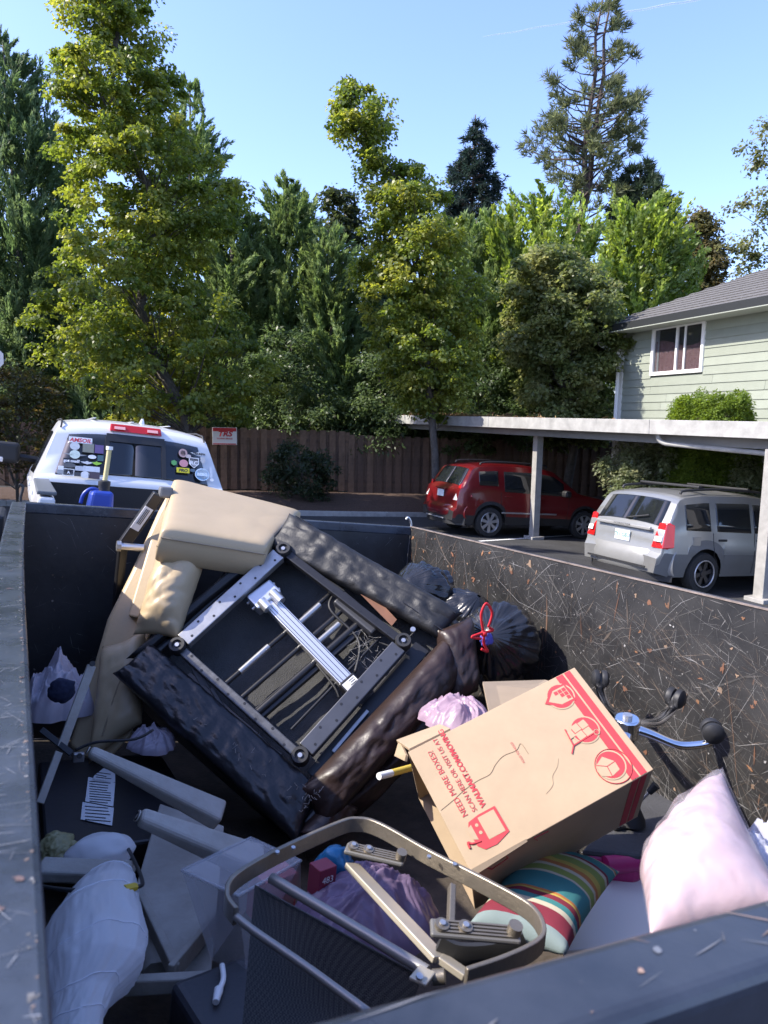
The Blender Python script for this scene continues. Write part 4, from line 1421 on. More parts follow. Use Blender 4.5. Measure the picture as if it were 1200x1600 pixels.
m_rust = mat('rusty_edge', (.11, .085, .07), .75, col2=(.26, .21, .18), scale=12, bump=.4, bscale=60)
m_bedfloor = mat('bed_floor', (.035, .028, .022), .9, col2=(.09, .07, .05), scale=7, bump=.5, bscale=50)
trailer = thing('dump_trailer', T((1.07, 2.1, -2.0)), 'black scratched steel dump trailer bed heaped with household junk', 'trailer')
bow = lambda v: -.012 * math.sin(math.pi * min(1, max(0, (v - V0) / (V1 - V0))))
CW = .062
def lw(a, b):   # left wall cap, slightly bowed outwards
    pass
n = 24
vsv = [V0 + (V1 - V0) * i / n for i in range(n + 1)]
mb = MB(T)
for a, b in zip(vsv[:-1], vsv[1:]):
    mb.hexa([(U0 - CW + bow(a), a, WT - .06), (U0 + bow(a), a, WT - .06), (U0 + bow(b), b, WT - .06), (U0 - CW + bow(b), b, WT - .06),
             (U0 - CW + bow(a), a, WT), (U0 + bow(a), a, WT), (U0 + bow(b), b, WT), (U0 - CW + bow(b), b, WT)])
# one continuous tube: drop the inner joints
mb2 = MB(T)
def tube_cap(fn, n_):
    m_ = MB(T)
    m_.v = []
    for i in range(n_ + 1):
        m_.v += [tuple(p) for p in fn(i / n_)]
    for i in range(n_):
        for j in range(4):
            m_.f.append((i * 4 + j, i * 4 + (j + 1) % 4, (i + 1) * 4 + (j + 1) % 4, (i + 1) * 4 + j))
    m_.f += [(0, 1, 2, 3), (n_ * 4 + 3, n_ * 4 + 2, n_ * 4 + 1, n_ * 4)]
    return m_
tube_cap(lambda s: [(U0 - CW + bow(V0 + (V1 - V0) * s), V0 + (V1 - V0) * s, WT - .06), (U0 + bow(V0 + (V1 - V0) * s), V0 + (V1 - V0) * s, WT - .06),
                    (U0 + bow(V0 + (V1 - V0) * s), V0 + (V1 - V0) * s, WT), (U0 - CW + bow(V0 + (V1 - V0) * s), V0 + (V1 - V0) * s, WT)], 24).build('left_top_rail', m_cap, trailer, bevel=.006)
MB(T).box((U0 - .022, (V0 + V1) / 2, (WT - .06 + WF) / 2), (.012, V1 - V0, WT - .06 - WF)).build('left_wall', m_steelF, trailer)
MB(T).box((U1 + .016 + CW / 2, (V0 + V1) / 2, WT - .03), (CW, V1 - V0 + .04, .06)).build('right_top_rail', m_steelR, trailer, bevel=.008)
MB(T).box((U1 + .012, (V0 + V1) / 2, WT + .001), (.020, V1 - V0 + .03, .005)).build('rusty_rail_edge', m_rust, trailer)
MB(T).grid(60, 16, lambda a, b: V((U1 + .003 + .010 * fbm((a * 6, b * 2, 3), 1.0) * math.sin(math.pi * b) ** .5, V0 + (V1 - V0) * a, WF + (WT - .004 - WF) * b))).build('right_wall', m_steelR, trailer, smooth=180)
MB(T).box((U1 + .03, (V0 + V1) / 2, (WT - .06 + WF) / 2), (.012, V1 - V0, WT - .06 - WF)).build('right_outer_skin', m_steelF, trailer)
MB(T).box(((U0 + U1) / 2, V1 + .03, WT - .025), (U1 - U0 + .06, .06, .05)).build('front_top_rail', m_cap, trailer, bevel=.006)
MB(T).grid(30, 12, lambda a, b: V((U0 + (U1 - U0) * a, V1 + .004 + .008 * fbm((a * 4, b * 2, 9)), WF + (WT - .05 - WF) * b))).build('front_wall', m_steelF, trailer, smooth=180)
MB(T).box(((U0 + U1) / 2, V1 + .03, (WT - .05 + WF) / 2), (U1 - U0, .012, WT - .05 - WF)).build('front_outer_skin', m_steelF, trailer)
gate = MB(T).box(((U0 + U1) / 2 - .0, V0 - .034, WT - .04), (U1 - U0 + .16, .066, .08)).build('rear_gate_rail', steel_mat('gate_steel', (.013, .017, .025), (.045, .053, .070), .30, .3), trailer, bevel=.012, seg=4)
MB(T).box(((U0 + U1) / 2, V0 - .03, (WT - .08 + WF) / 2), (U1 - U0, .012, WT - .08 - WF)).build('rear_gate', m_steelF, trailer)
MB(T).grid(30, 40, lambda a, b: V((U0 - .02 + (U1 - U0 + .04) * a, V0 + (V1 - V0) * b, WF + .006 * fbm((a * 8, b * 8, 1))))).build('bed_floor', m_bedfloor, trailer, smooth=180)
for s_ in (U0 - .06, U1 + .08):
    MB(T).box((s_, 2.1, WF - .08), (.08, 3.5, .14)).build('chassis_rail', m_steelF, trailer)
for q, r_ in (((1.07, 4.6), .0),):
    MB(T).bar((.6, 3.85, WF - .1), (1.07, 5.4, WF - .1), .09, .12).build('tongue', m_steelF, trailer)
    MB(T).bar((1.54, 3.85, WF - .1), (1.07, 5.4, WF - .1), .09, .12).build('tongue', m_steelF, trailer)
for v_ in (1.5, 2.3):
    for s_, d_ in ((U0 - .19, -1), (U1 + .19, 1)):
        wl = MB(T)
        wl.lathe((s_ - d_ * .1, v_, WF - .2), (d_, 0, 0), [(.2, 0), (.34, .02), (.36, .06), (.36, .16), (.33, .2), (.2, .2), (.19, .16), (.02, .17)], 24)
        wl.build('wheel', m_tyre, trailer, smooth=40)
for s_, n_ in ((U0 - .12, 0), (U1 + .12, 1)):
    MB(T).box((s_ + (-.08 if n_ == 0 else .08), 1.9, WF + .22), (.30, 1.75, .02)).build('mudguard', m_steelF, trailer)
# tarp hooks on the top rails
hk = tp(1028 / 3 + 300, 640 + 540 / 3, 'w', WT + .005)
MB(T).tube(smoothpath([hk + V((0, 0, -.03)), hk, hk + V((-.012, .0, .03)), hk + V((-.03, 0, .045)), hk + V((-.04, 0, .03))], 5), .0065, 6).build('tarp_hook', mat('zinc', (.6, .6, .6), .35, metal=.7), trailer, smooth=180)
hk2 = tp(32, 782, 'w', WT + .005)
MB(T).tube(smoothpath([hk2 + V((0, 0, -.02)), hk2 + V((.0, 0, .02)), hk2 + V((.006, 0, .065)), hk2 + V((-.012, 0, .075))], 5), .008, 6).build('tarp_hook', m_blackp, trailer, smooth=180)
# box on the tongue, seen past the left rail
tb = thing('tool_box', T((-.12, 4.25, -1.0)), 'black tool box with blue lid left of trailer front', 'box')
MB(T).box((-.215, 4.25, -.52), (.32, .5, .25)).build('body', m_blackp, tb, bevel=.02)
MB(T).box((-.225, 4.30, -.385), (.22, .20, .03)).build('lid', mat('blue_lid', (.03, .16, .36), .4), tb, bevel=.012)
MB(T).box((-.165, 4.2, -.72), (.36, .6, .18)).build('tray', mat('grey_tray', (.25, .25, .25), .6), tb, bevel=.02)

# scratches and rust worn into the steel: thin slivers of bared metal
def scratches(fn, a0, a1, b0, b1, n_, angs, lens, wid, cols, seed, dens=None):
    random.seed(seed)
    mb = MB(T)
    tn = []
    for _ in range(n_):
        a, b = random.uniform(a0, a1), random.uniform(b0, b1)
        if dens and random.random() > dens(a, b): continue
        mu, sd = random.choice(angs)
        th = random.gauss(mu, sd)
        L = min(random.expovariate(1 / lens), lens * 5) + .012
        w = random.uniform(.35, 1) ** 2 * wid
        k = random.uniform(-1.4, 1.4) * random.random()
        pts = []
        m_ = 5
        for i in range(m_):
            s = i / (m_ - 1) - .5
            t2 = th + k * s * L
            pts.append((a + math.cos(t2) * s * L, b + math.sin(t2) * s * L))
        c = random.choice(cols)
        g = random.uniform(.6, 1.25)
        o = len(mb.v)
        for i, (p, q) in enumerate(pts):
            e = w * math.sin(math.pi * (i + .35) / (m_ - .3)) * random.uniform(.5, 1.2)
            nx, ny = -math.sin(th) * e / 2, math.cos(th) * e / 2
            for sg_ in (1, -1):
                pa, pb = min(max(p + nx * sg_, a0), a1), min(max(q + ny * sg_, b0), b1)
                mb.v.append(tuple(fn(pa, pb)))
                tn.append((c[0] * g, c[1] * g, c[2] * g, 1))
        for i in range(m_ - 1):
            mb.f.append((o + 2 * i, o + 2 * i + 1, o + 2 * i + 3, o + 2 * i + 2))
    mb.tint = tn
    return mb
def blots(fn, a0, a1, b0, b1, n_, size, cols, seed, stretch=(.5, 1.6)):
    random.seed(seed)
    mb = MB(T)
    tn = []
    for _ in range(n_):
        a, b = random.uniform(a0, a1), random.uniform(b0, b1)
        r = size * random.uniform(.3, 1) ** 2
        k = 11
        sx, sy = random.uniform(*stretch), random.uniform(*stretch)
        th = random.gauss(.9, .5)
        o = len(mb.v)
        c = random.choice(cols)
        g = random.uniform(.7, 1.2)
        mb.v.append(tuple(fn(a, b))); tn.append((*[q * g for q in c], 1))
        for i in range(k):
            an = 2 * math.pi * i / k
            rr = r * random.uniform(.25, 1.3)
            x, y = rr * sx * math.cos(an), rr * sy * math.sin(an)
            x, y = x * math.cos(th) - y * math.sin(th), x * math.sin(th) + y * math.cos(th)
            mb.v.append(tuple(fn(min(max(a + x, a0), a1), min(max(b + y, b0), b1))))
            tn.append((*[q * g for q in c], 1))
        for i in range(k):
            mb.f.append((o, o + 1 + i, o + 1 + (i + 1) % k))
    mb.tint = tn
    return mb
m_scr = tintmat('bare_steel_scratch', .5, spec=.5)
PAL = [(.20, .19, .18), (.12, .115, .11), (.30, .29, .28), (.17, .13, .10), (.08, .077, .074), (.09, .087, .083)]
TAN = [(.17, .135, .105), (.14, .09, .06), (.22, .195, .17), (.20, .195, .19), (.10, .075, .055), (.25, .245, .24)]
def rw(off):
    return lambda a, b: V((U1 + .003 + .010 * fbm(((a - V0) / (V1 - V0) * 6, (b - WF) / (WT - .004 - WF) * 2, 3), 1.0) * max(0, math.sin(math.pi * min(1, max(0, (b - WF) / (WT - .004 - WF))))) ** .5 - .0022 - off, a, b))
bt = WT - .008
scratches(rw(-.0004), V0, V1, WF, bt, 520, [(.45, .3), (1.6, .6), (2.3, .4)], .10, .011, [(.045, .043, .040), (.06, .056, .052), (.075, .06, .048)], 41).build('scuffs', m_scr, trailer, kind='stuff', recalc=False)
scratches(rw(-.0002), V0, V1, WF, bt, 160, [(1.57, .12)], .10, .010, [(.12, .06, .035), (.16, .085, .05), (.10, .06, .04)], 42).build('rust_runs', m_scr, trailer, kind='stuff', recalc=False)
scratches(rw(.0), V0, V1, WF, bt, 3800, [(.5, 1.2), (1.9, 1.0)], .042, .0017, PAL, 1).build('scratches', m_scr, trailer, kind='stuff', recalc=False)
scratches(rw(.0004), V0, 2.3, WF, bt - .12, 3000, [(.42, .14), (.48, .22), (2.2, .5)], .08, .0015, TAN + PAL, 2).build('scratches', m_scr, trailer, kind='stuff', recalc=False)
scratches(rw(.0008), V0, V1, WF, bt, 230, [(.36, .3), (.5, .5), (1.2, .4), (2.4, .4)], .22, .0024, [(.26, .255, .25), (.20, .195, .19), (.34, .335, .33), (.15, .145, .14)], 3).build('scratches', m_scr, trailer, kind='stuff', recalc=False)
blots(rw(.0002), V0, V1, WF, bt, 380, .014, [(.17, .08, .045), (.24, .12, .06), (.22, .15, .10)], 4).build('rust_patches', m_scr, trailer, kind='stuff', recalc=False)
blots(rw(.0006), V0, V1, WF, bt, 1800, .0042, PAL, 5).build('chips', m_scr, trailer, kind='stuff', recalc=False)
bt = WT - .06
fw = lambda a, b: V((a, V1 - .0075, b))
scratches(fw, U0 + .01, U1 - .01, WF, bt, 420, [(.6, .8), (2.4, .6)], .03, .0016, [(.16, .16, .16), (.24, .24, .24), (.11, .11, .11)], 6).build('scratches', m_scr, trailer, kind='stuff', recalc=False)
blots(fw, U0 + .01, U1 - .01, WF, bt, 160, .006, [(.12, .12, .12), (.2, .19, .18), (.10, .07, .05)], 7).build('chips', m_scr, trailer, kind='stuff', recalc=False)
lc = lambda a, b: V((a + bow(b), b, WT + .0009))
scratches(lc, U0 - CW + .006, U0 - .006, V0, V1, 420, [(.2, .5), (1.5, .4), (.0, .2)], .018, .0010, [(.22, .23, .25), (.30, .31, .33), (.16, .165, .18)], 8).build('scratches', m_scr, trailer, kind='stuff', recalc=False)
blots(lc, U0 - CW + .006, U0 - .007, V0, V1, 12, .010, [(.12, .08, .07)], 10).build('rust_patches', m_scr, trailer, kind='stuff', recalc=False)
lce = lambda a, b: V((a + bow(b), b, WT + .0004))
blots(lce, U0 - .012, U0 - .0055, V0, V1, 420, .0036, [(.22, .215, .21), (.20, .15, .12), (.15, .145, .14)], 9, (.4, 1.2)).build('worn_edge', m_scr, trailer, kind='stuff', recalc=False)
gc = lambda a, b: V((a, b, WT + .0009))
scratches(gc, U0, U1, V0 - .058, V0 - .010, 90, [(.4, .5), (2.5, .3), (0, .2)], .03, .0022, [(.16, .165, .18), (.22, .22, .23), (.28, .20, .16)], 12).build('scratches', m_scr, trailer, kind='stuff', recalc=False)
blots(gc, U0, U1, V0 - .056, V0 - .012, 40, .004, [(.14, .15, .17), (.30, .20, .15), (.20, .21, .23)], 13).build('chips', m_scr, trailer, kind='stuff', recalc=False)
# ================================================================ THE LOAD (all placed in the trailer's own axes)
m_cream = mat('cream_leather', (.42, .32, .19), .42, var=.05, scale=3, bump=.12, bscale=70, dist=.004, crease=(6, .10, .008))
m_creamd = mat('tan_piping', (.27, .21, .13), .5)
m_blk = mat('black_leather', (.014, .014, .016), .34, var=.3, scale=9, bump=.35, bscale=60, dist=.006, crease=(10, .38, .012))
m_brn = mat('brown_leather', (.026, .015, .012), .42, var=.35, scale=6, bump=.25, bscale=60, dist=.005, crease=(9, .35, .012))
m_cloth = mat('black_cloth', (.013, .013, .014), .55, var=.2, scale=14, bump=.15, bscale=120, crease=(5, .30, .014))
m_gcloth = mat('grey_underlay', (.055, .055, .055), .95, var=.25, scale=7, bump=.5, bscale=220)
m_steel = mat('satin_steel', (.36, .36, .36), .36, metal=.8, var=.15, scale=14)
m_dsteel = mat('black_enamel', (.018, .018, .02), .35, metal=.2, bump=.05)
m_alu = mat('aluminium', (.70, .70, .70), .32, metal=.85)
m_bolt = mat('bolt_steel', (.5, .5, .5), .3, metal=.8)
m_wood = mat('plywood', (.17, .075, .04), .75, var=.2, scale=9)
m_paper = mat('label_paper', (.62, .63, .64), .8)
m_ink = mat('label_ink', (.03, .03, .03), .8)
m_card = mat('cardboard', (.37, .275, .175), .8, var=.07, scale=9, bump=.12, bscale=90, dist=.002)
m_cardin = mat('cardboard_inside', (.26, .20, .135), .85, var=.08, scale=9)
m_redink = mat('red_ink', (.43, .035, .045), .75, var=.08, scale=40)

m_seam = mat('seam_thread', (.05, .045, .042), .7)
# ---------------------------------------------------------------- upturned lift recliner
cT, cL, cR = V((1.048, 3.002, -.382)), V((.606, 2.893, -.772)), V((1.432, 2.524, -.664))
e1 = (cL - cT).normalized()
e2 = (cR - cT).normalized()
e2 = (e2 - e1 * e1.dot(e2)).normalized()
en = e1.cross(e2)
if en.z < 0: en = -en
FA, FB = .60, .675
def chl(p): return cT + e1 * p[0] + e2 * p[1] + en * p[2]          # chair -> trailer
def CHF(p): return T(chl(p))
def cpx(x, y, c=0.0):
    q = tpl(x, y, cT + en * c, en) - cT
    return V((q.dot(e1), q.dot(e2), c))
chair = thing('lift_recliner', CHF((.3, .34, -.5)), 'black and brown leather lift recliner tipped over showing its steel base', 'recliner')
oA, oB, oC, oD = [cpx(*q, -.03) for q in ((455, 803), (735, 985), (472, 1312), (180, 1055))]
def drop(p, c): return V((p[0], p[1], c))
def inset(p, k):
    m = (oA + oB + oC + oD) / 4
    q = V(p); q.x = m.x + (p[0] - m.x) * k; q.y = m.y + (p[1] - m.y) * k
    return q
# carcass: four side panels and the cloth floor of the cavity
cor = [inset(q, .975) for q in (oA, oB, oC, oD)]
inn = [inset(q, .90) for q in (oA, oB, oC, oD)]
for i in range(4):
    j = (i + 1) % 4
    MB(CHF).hexa([drop(cor[i], -.48), drop(cor[j], -.48), drop(inn[j], -.48), drop(inn[i], -.48),
                  drop(cor[i], -.05), drop(cor[j], -.05), drop(inn[j], -.05), drop(inn[i], -.05)]).build('side_panel', m_blk, chair, bevel=.012)
fl = MB(CHF)
NG = 30
fl.grid(NG, NG, lambda a, b: (inn[0].lerp(inn[1], b)).lerp(inn[3].lerp(inn[2], b), a) * 1.0 + V((0, 0, -.115 - .03 * math.sin(math.pi * a) * math.sin(math.pi * b) + .012 * fbm((a * 5, b * 5, 2)))))

fl.build('underlay_cloth', m_gcloth, chair, smooth=180)
def pad(name, pts, th, m, wr=.012, sd=0, puff=.45, edge=3.5, n=30, wsc=14, pinch=.03, seam=()):
    q = [chl(p) for p in pts]
    mb = pillow(*q, th, n=n, puff=puff, edge=edge, wr=wr, wsc=wsc, seed=sd, pinch=pinch)
    mb.fr = T
    o = mb.build(name, m, chair, smooth=180)
    for kind_, f in seam:
        k = int(f * (n - 1))
        path = [V(mb.v[k * n + j]) if kind_ == 'a' else V(mb.v[j * n + k]) for j in range(2, n - 2)]
        MB(T).tube(path, .0028, 5).build('seam', m_seam, o, smooth=180)
    return o
def C2(x, y, c): return cpx(x, y, c)
# upper right rim: dusty black cloth band
pad('cloth_band', [C2(452, 802, -.01), C2(724, 958, -.01), C2(690, 1000, -.03), C2(414, 850, -.03)], .08, m_cloth, .018, 1, puff=.35, wsc=11, n=64, edge=5, seam=(('a', .12), ('a', .86)))
# upper left rim: rolled cloth edge
pad('cloth_band', [C2(454, 812, -.03), C2(440, 850, -.05), C2(215, 1035, -.06), C2(196, 1030, -.05)], .10, m_cloth, .010, 2)
# lower left rim: creased black leather
pad('leather_band', [C2(176, 1052, -.02), C2(232, 1002, -.04), C2(500, 1232, -.04), C2(468, 1322, -.03)], .085, m_blk, .016, 3, n=64, wsc=14, puff=.35, edge=5, seam=(('a', .22), ('a', .8), ('b', .55)))
# lower right: brown leather rolls
pad('leather_roll', [C2(700, 990, -.01), C2(728, 1052, -.08), C2(502, 1300, -.06), C2(468, 1234, -.01)], .17, m_brn, .016, 4, puff=.5, n=56, wsc=13, seam=(('a', .2), ('a', .62), ('b', .38), ('b', .72)))
pad('leather_roll', [C2(684, 985, -.0), C2(735, 962, -.04), C2(746, 1080, -.10), C2(698, 1108, -.12)], .14, m_brn, .010, 5)
pad('leather_roll', [C2(470, 1300, -.02), C2(520, 1240, -.06), C2(560, 1262, -.12), C2(480, 1345, -.10)], .12, m_brn, .016, 6)
pad('leather_roll', [C2(716, 1020, -.22), C2(742, 1060, -.32), C2(545, 1285, -.32), C2(500, 1280, -.22)], .20, m_brn, .016, 14, puff=.5)
# stitched seam lines and torn edge tufts
mb = MB(CHF)
for (a, b) in (((456, 818), (692, 985)), ((462, 806), (712, 958))):
    A_, B_ = C2(*a, .012), C2(*b, .012)
    mb.tube([A_.lerp(B_, k / 12) + V((0, 0, .004 * math.sin(k * 2.1))) for k in range(13)], .0025, 5)
mb.build('seam', m_blk, chair)
random.seed(21)
mb = MB(CHF)
for k in range(34):
    t = random.random()
    a = C2(470 + 35 * t, 1270 - 40 * t, .035).lerp(C2(300, 1120, .02), random.random() ** 3)
    mb.tube([a, a + V((random.gauss(0, .006), random.gauss(0, .006), random.uniform(.0, .008))), a + V((random.gauss(0, .009), random.gauss(0, .009), random.uniform(.0, .010)))], .0012, 4)
mb.build('frayed_threads', mat('thread', (.22, .20, .18), .9), chair, kind='stuff')
# steel base frame
fw_ = .07
def steelbar(a, b, m, w, h, name='frame_bar', holes=0):
    o = MB(CHF).bar(a, b, w, h, up=(0, 0, 1)).build(name, m, chair, bevel=.004)
    d = (V(b) - V(a)).normalized()
    sd_ = d.cross(V((0, 0, 1)))
    for k in range(holes):
        t = (k + .6) / (holes + .2)
        p = V(a).lerp(V(b), t) + sd_ * (w * .22 * (1 if k % 2 else -1)) + V((0, 0, h / 2 + .0006))
        MB(CHF).disc(p, (0, 0, 1), .0055, .0006, 10).build('bolt_hole', m_dsteel, o)
    return o
steelbar((.03, .0, -.005), (.57, .0, -.005), m_steel, .066, .038, holes=9)  # black like the opposite bar; sky and sun reflection put into this paler steel
steelbar((.03, FB, -.005), (.57, FB, -.005), mat('grey_enamel', (.085, .088, .098), .36, metal=.6, var=.12), .066, .038, holes=9)
steelbar((.0, .03, -.012), (.0, FB - .03, -.012), m_dsteel, .036, .03, holes=8)
steelbar((.60, .03, -.012), (.60, FB - .03, -.012), mat('worn_enamel', (.11, .11, .112), .38, metal=.6, var=.35, scale=30), .036, .03, holes=8)
for a in (0, .6):
    for b in (0, FB):
        c0_ = V((a, b, -.02))
        ft = MB(CHF).lathe(c0_, (0, 0, 1), [(.033, 0), (.034, .035), (.030, .044), (.020, .044), (.018, .034), (.008, .034), (.0, .036)], 20).build('foot_pad', m_blackp, chair, smooth=40)
        MB(CHF).disc(c0_ + V((0, 0, .032)), (0, 0, 1), .009, .008, 8).build('foot_bolt', m_bolt, ft)
# aluminium lift column with gearbox
g0, g1 = C2(418, 938, -.045), C2(548, 1072, -.045)
col_ = MB(CHF).bar(g0, g1, .062, .045, up=(0, 0, 1)).build('lift_column', m_alu, chair, bevel=.003)
dg = (g1 - g0).normalized()
sg2 = dg.cross(V((0, 0, 1)))
for k in (-.4, -.12, .2, .4):
    MB(CHF).bar(g0 + sg2 * .062 * k + V((0, 0, .0228)), g1 + sg2 * .062 * k + V((0, 0, .0228)), .0025, .001, up=(0, 0, 1)).build('groove', m_dsteel, col_)
gb = MB(CHF).bar(g0 - dg * .06 + sg2 * -.0, g0 + dg * .022, .125, .07, up=(0, 0, 1)).build('gearbox', mat('cast_aluminium', (.5, .53, .58), .4, metal=.8), chair, bevel=.008)
MB(CHF).disc(g0 + dg * .0 - sg2 * .03 + V((0, 0, .03)), dg, .022, .06, 16).build('gearbox_boss', m_alu, gb, smooth=40)
MB(CHF).disc(g0 + dg * .0 + sg2 * .03 + V((0, 0, .03)), dg, .022, .05, 16).build('gearbox_boss', m_alu, gb, smooth=40)
for k in (-.055, .055):
    for q in (-.045, -.01):
        MB(CHF).disc(g0 + dg * q + sg2 * k * 1.12, sg2 * (1 if k > 0 else -1), .006, .012, 8).build('bolt', m_bolt, gb)
eb = MB(CHF).bar(g1 - dg * .03, g1 + dg * .045, .075, .06, up=(0, 0, 1)).build('column_end_block', m_dsteel, chair, bevel=.006)
lbq = g1 + dg * .008 + V((0, 0, .0312))
MB(CHF).bar(lbq - sg2 * .03, lbq + sg2 * .03, .05, .0012, up=(0, 0, 1)).build('label', m_paper, eb)
random.seed(4)
for k in range(5):
    p = lbq + dg * (-.018 + .009 * k) + V((0, 0, .001))
    MB(CHF).bar(p - sg2 * .024, p + sg2 * random.uniform(-.005, .022), .003, .0008, up=(0, 0, 1)).build('print_line', m_ink, eb)
# rods, cross tubes and linkages beneath the frame
for (p, q, r_, m) in (((520, 925), (345, 1075), .011, m_dsteel), ((545, 945), (372, 1095), .011, m_dsteel), ((560, 975), (395, 1120), .016, m_dsteel), ((600, 990), (455, 1140), .006, m_dsteel)):
    MB(CHF).tube([C2(*p, -.07), C2(*q, -.07)], r_, 10).build('cross_rod', m, chair, smooth=60)
for (p, q) in (((500, 945), (455, 985)), ((420, 1010), (375, 1050)), ((530, 975), (490, 1010))):
    MB(CHF).tube([C2(*p, -.066), C2(*q, -.066)], .0135, 10).build('rod_sleeve', m_steel, chair, smooth=60)
MB(CHF).bar(C2(575, 970, -.085), C2(400, 1120, -.085), .05, .03, up=(0, 0, 1)).build('cross_tube', m_dsteel, chair, bevel=.004)
ebx = MB(CHF).bar(C2(530, 935, -.05), C2(590, 985, -.05), .07, .045, up=(0, 0, 1)).build('control_box', mat('control_plastic', (.03, .032, .04), .5), chair, bevel=.008)
random.seed(8)
for (pts, w) in (([(300, 1035), (330, 1090), (400, 1150), (450, 1205)], .030), ([(285, 1065), (340, 1130), (430, 1200)], .022), ([(330, 1075), (360, 1125), (440, 1180)], .016), ([(320, 1110), (390, 1175), (460, 1215)], .018)):
    P = [C2(*q, -.025 - .03 * random.random()) for q in pts]
    for a, b in zip(P[:-1], P[1:]):
        MB(CHF).bar(a, b, w, .008, up=(0, 0, 1)).build('link_arm', m_dsteel, chair, bevel=.002)
MB(CHF).bar(C2(285, 1062, -.045), C2(470, 1232, -.045), .085, .006, up=(0, 0, 1)).build('side_plate', m_dsteel, chair, bevel=.002)
MB(CHF).bar(C2(660, 1010, -.07), C2(490, 1215, -.07), .07, .006, up=(0, 0, 1)).build('side_plate', m_dsteel, chair, bevel=.002)
MB(CHF).bar(C2(575, 1110, -.05), C2(520, 1175, -.05), .015, .006, up=(0, 0, 1)).build('link_arm', m_steel, chair, bevel=.002)
for q in ((317, 1091), (334, 1106), (352, 1123), (406, 1175), (443, 1209), (466, 1237), (645, 985), (610, 930), (585, 915)):
    b_ = MB(CHF).disc(C2(*q, -.03), (0, 0, 1), .011, .012, 12).build('bolt', m_bolt, chair, smooth=40)
for poly in (([(298, 1103), (312, 1100), (342, 1145), (350, 1166), (322, 1145)]), ([(378, 1178), (388, 1178), (412, 1200), (395, 1198)]), ([(545, 895), (580, 925), (620, 968), (612, 978), (560, 925)])):
    MB(CHF).prism(poly, lambda x, y: C2(x, y, -.018), lambda x, y: C2(x, y, -.05)).build('plywood_patch', m_wood, chair)
# cables
for pts, r_ in (([(350, 895), (390, 872), (440, 875), (500, 900), (540, 925)], .005), ([(360, 880), (330, 925), (300, 960)], .004), ([(465, 862), (520, 885), (560, 915), (590, 940)], .005), ([(530, 920), (515, 950), (560, 1000), (555, 1050)], .006),
                ([(480, 1020), (520, 1070), (530, 1090)], .005), ([(300, 1030), (335, 1095), (380, 1150), (420, 1190)], .005), ([(585, 1000), (620, 1010), (650, 985)], .004)):
    MB(CHF).tube(smoothpath([C2(*q, -.04 - .04 * random.random()) for q in pts], 8), r_, 7).build('cable', m_blackp, chair, smooth=180)
# cobweb in the corner of the frame
random.seed(17)
mb = MB(CHF)
for k in range(45):
    a = C2(random.uniform(545, 600), random.uniform(985, 1040), random.uniform(-.09, -.02))
    b = a + V((random.gauss(0, .03), random.gauss(0, .03), random.gauss(0, .012)))
    mb.tube([a, (a + b) / 2 + V((0, 0, random.gauss(0, .006))), b], .0004, 3)
mb.build('cobweb', mat('cobweb', (.28, .27, .26), .9), chair, kind='stuff')

# ---------------------------------------------------------------- cream leather seat section
cre = thing('cream_armchair', T((.6, 3.1, WF)), 'cream leather armchair section lying on its side at trailer front', 'armchair')
FLc, FRc, BRc, BLc = tp(254, 824, 'v', 3.0), tp(412, 850, 'v', 2.98), tp(466, 796, 'v', 3.48), tp(271, 746, 'v', 3.52)
dn = V((0, .02, -.15))
_bc = (FLc + FRc + BRc + BLc) / 4
FLc, FRc, BRc, BLc = [_bc + (q - _bc) * 1.06 for q in (FLc, FRc, BRc, BLc)]
blk_ = pillow(FLc + dn / 2, FRc + dn / 2, BRc + dn / 2, BLc + dn / 2, .175, n=60, puff=.16, edge=12, wr=.003, wsc=5, seed=4, pinch=.012)
blk_.fr = T
blk_.build('seat_block', m_cream, cre, smooth=180)
MB(T).tube([FLc + V((.012, -.005, -.036)), FRc + V((0, -.005, -.036))], .0035, 6).build('piping', m_creamd, cre)
pA, pB, pC = tp(262, 775, 'v', 3.46), tp(112, 1160, 'v', 3.06), tp(300, 862, 'v', 3.26)
pn = (pB - pA).cross(pC - pA).normalized()
if pn.y > 0: pn = -pn
CP = lambda x, y, o=0.0: tpl(x, y, pA + pn * o, pn)
poly = [(262, 772), (247, 800), (206, 892), (168, 968), (150, 1030), (108, 1165), (128, 1182), (162, 1196), (205, 1150), (222, 1080), (232, 1000), (262, 925), (302, 860), (268, 835)]
mb = MB(T).prism(poly, lambda x, y: CP(x, y, 0), lambda x, y: CP(x, y, -.11))
mb.build('side_panel', m_cream, cre, bevel=.016, seg=3)
mb = MB(T).prism([(236, 842), (266, 850), (216, 966), (200, 962)], lambda x, y: CP(x, y, .055), lambda x, y: CP(x, y, .0))
mb.build('edge_flap', m_cream, cre, bevel=.008)
def creampad(name, pts, th, **k):
    q = [CP(*p) for p in pts]
    global cpad_mb
    mb = pillow(*q, th, **k)
    if name == 'roll_cushion': cpad_mb = mb
    mb.fr = T
    return mb.build(name, m_cream, cre, smooth=180)
cpad = creampad('roll_cushion', [(250, 852, .14), (326, 862, .13), (280, 1000, .14), (208, 992, .15)], .22, n=48, wr=.022, wsc=8, seed=3, puff=.6, edge=2.3)
_nn = 48
MB(T).tube([V(cpad_mb.v[34 * _nn + j]) for j in range(2, _nn - 2)], .005, 6).build('piping', m_cream, cpad, smooth=180)
creampad('lower_cushion', [(160, 1010, .03), (228, 985, .03), (222, 1130, .03), (138, 1195, .03)], .13, n=30, wr=.014, wsc=9, seed=9, puff=.4)
MB(T).tube(smoothpath([CP(232, 1000, .05), CP(190, 1060, .09), CP(160, 1150, .08)], 6), .004, 5).build('piping', m_creamd, cre)

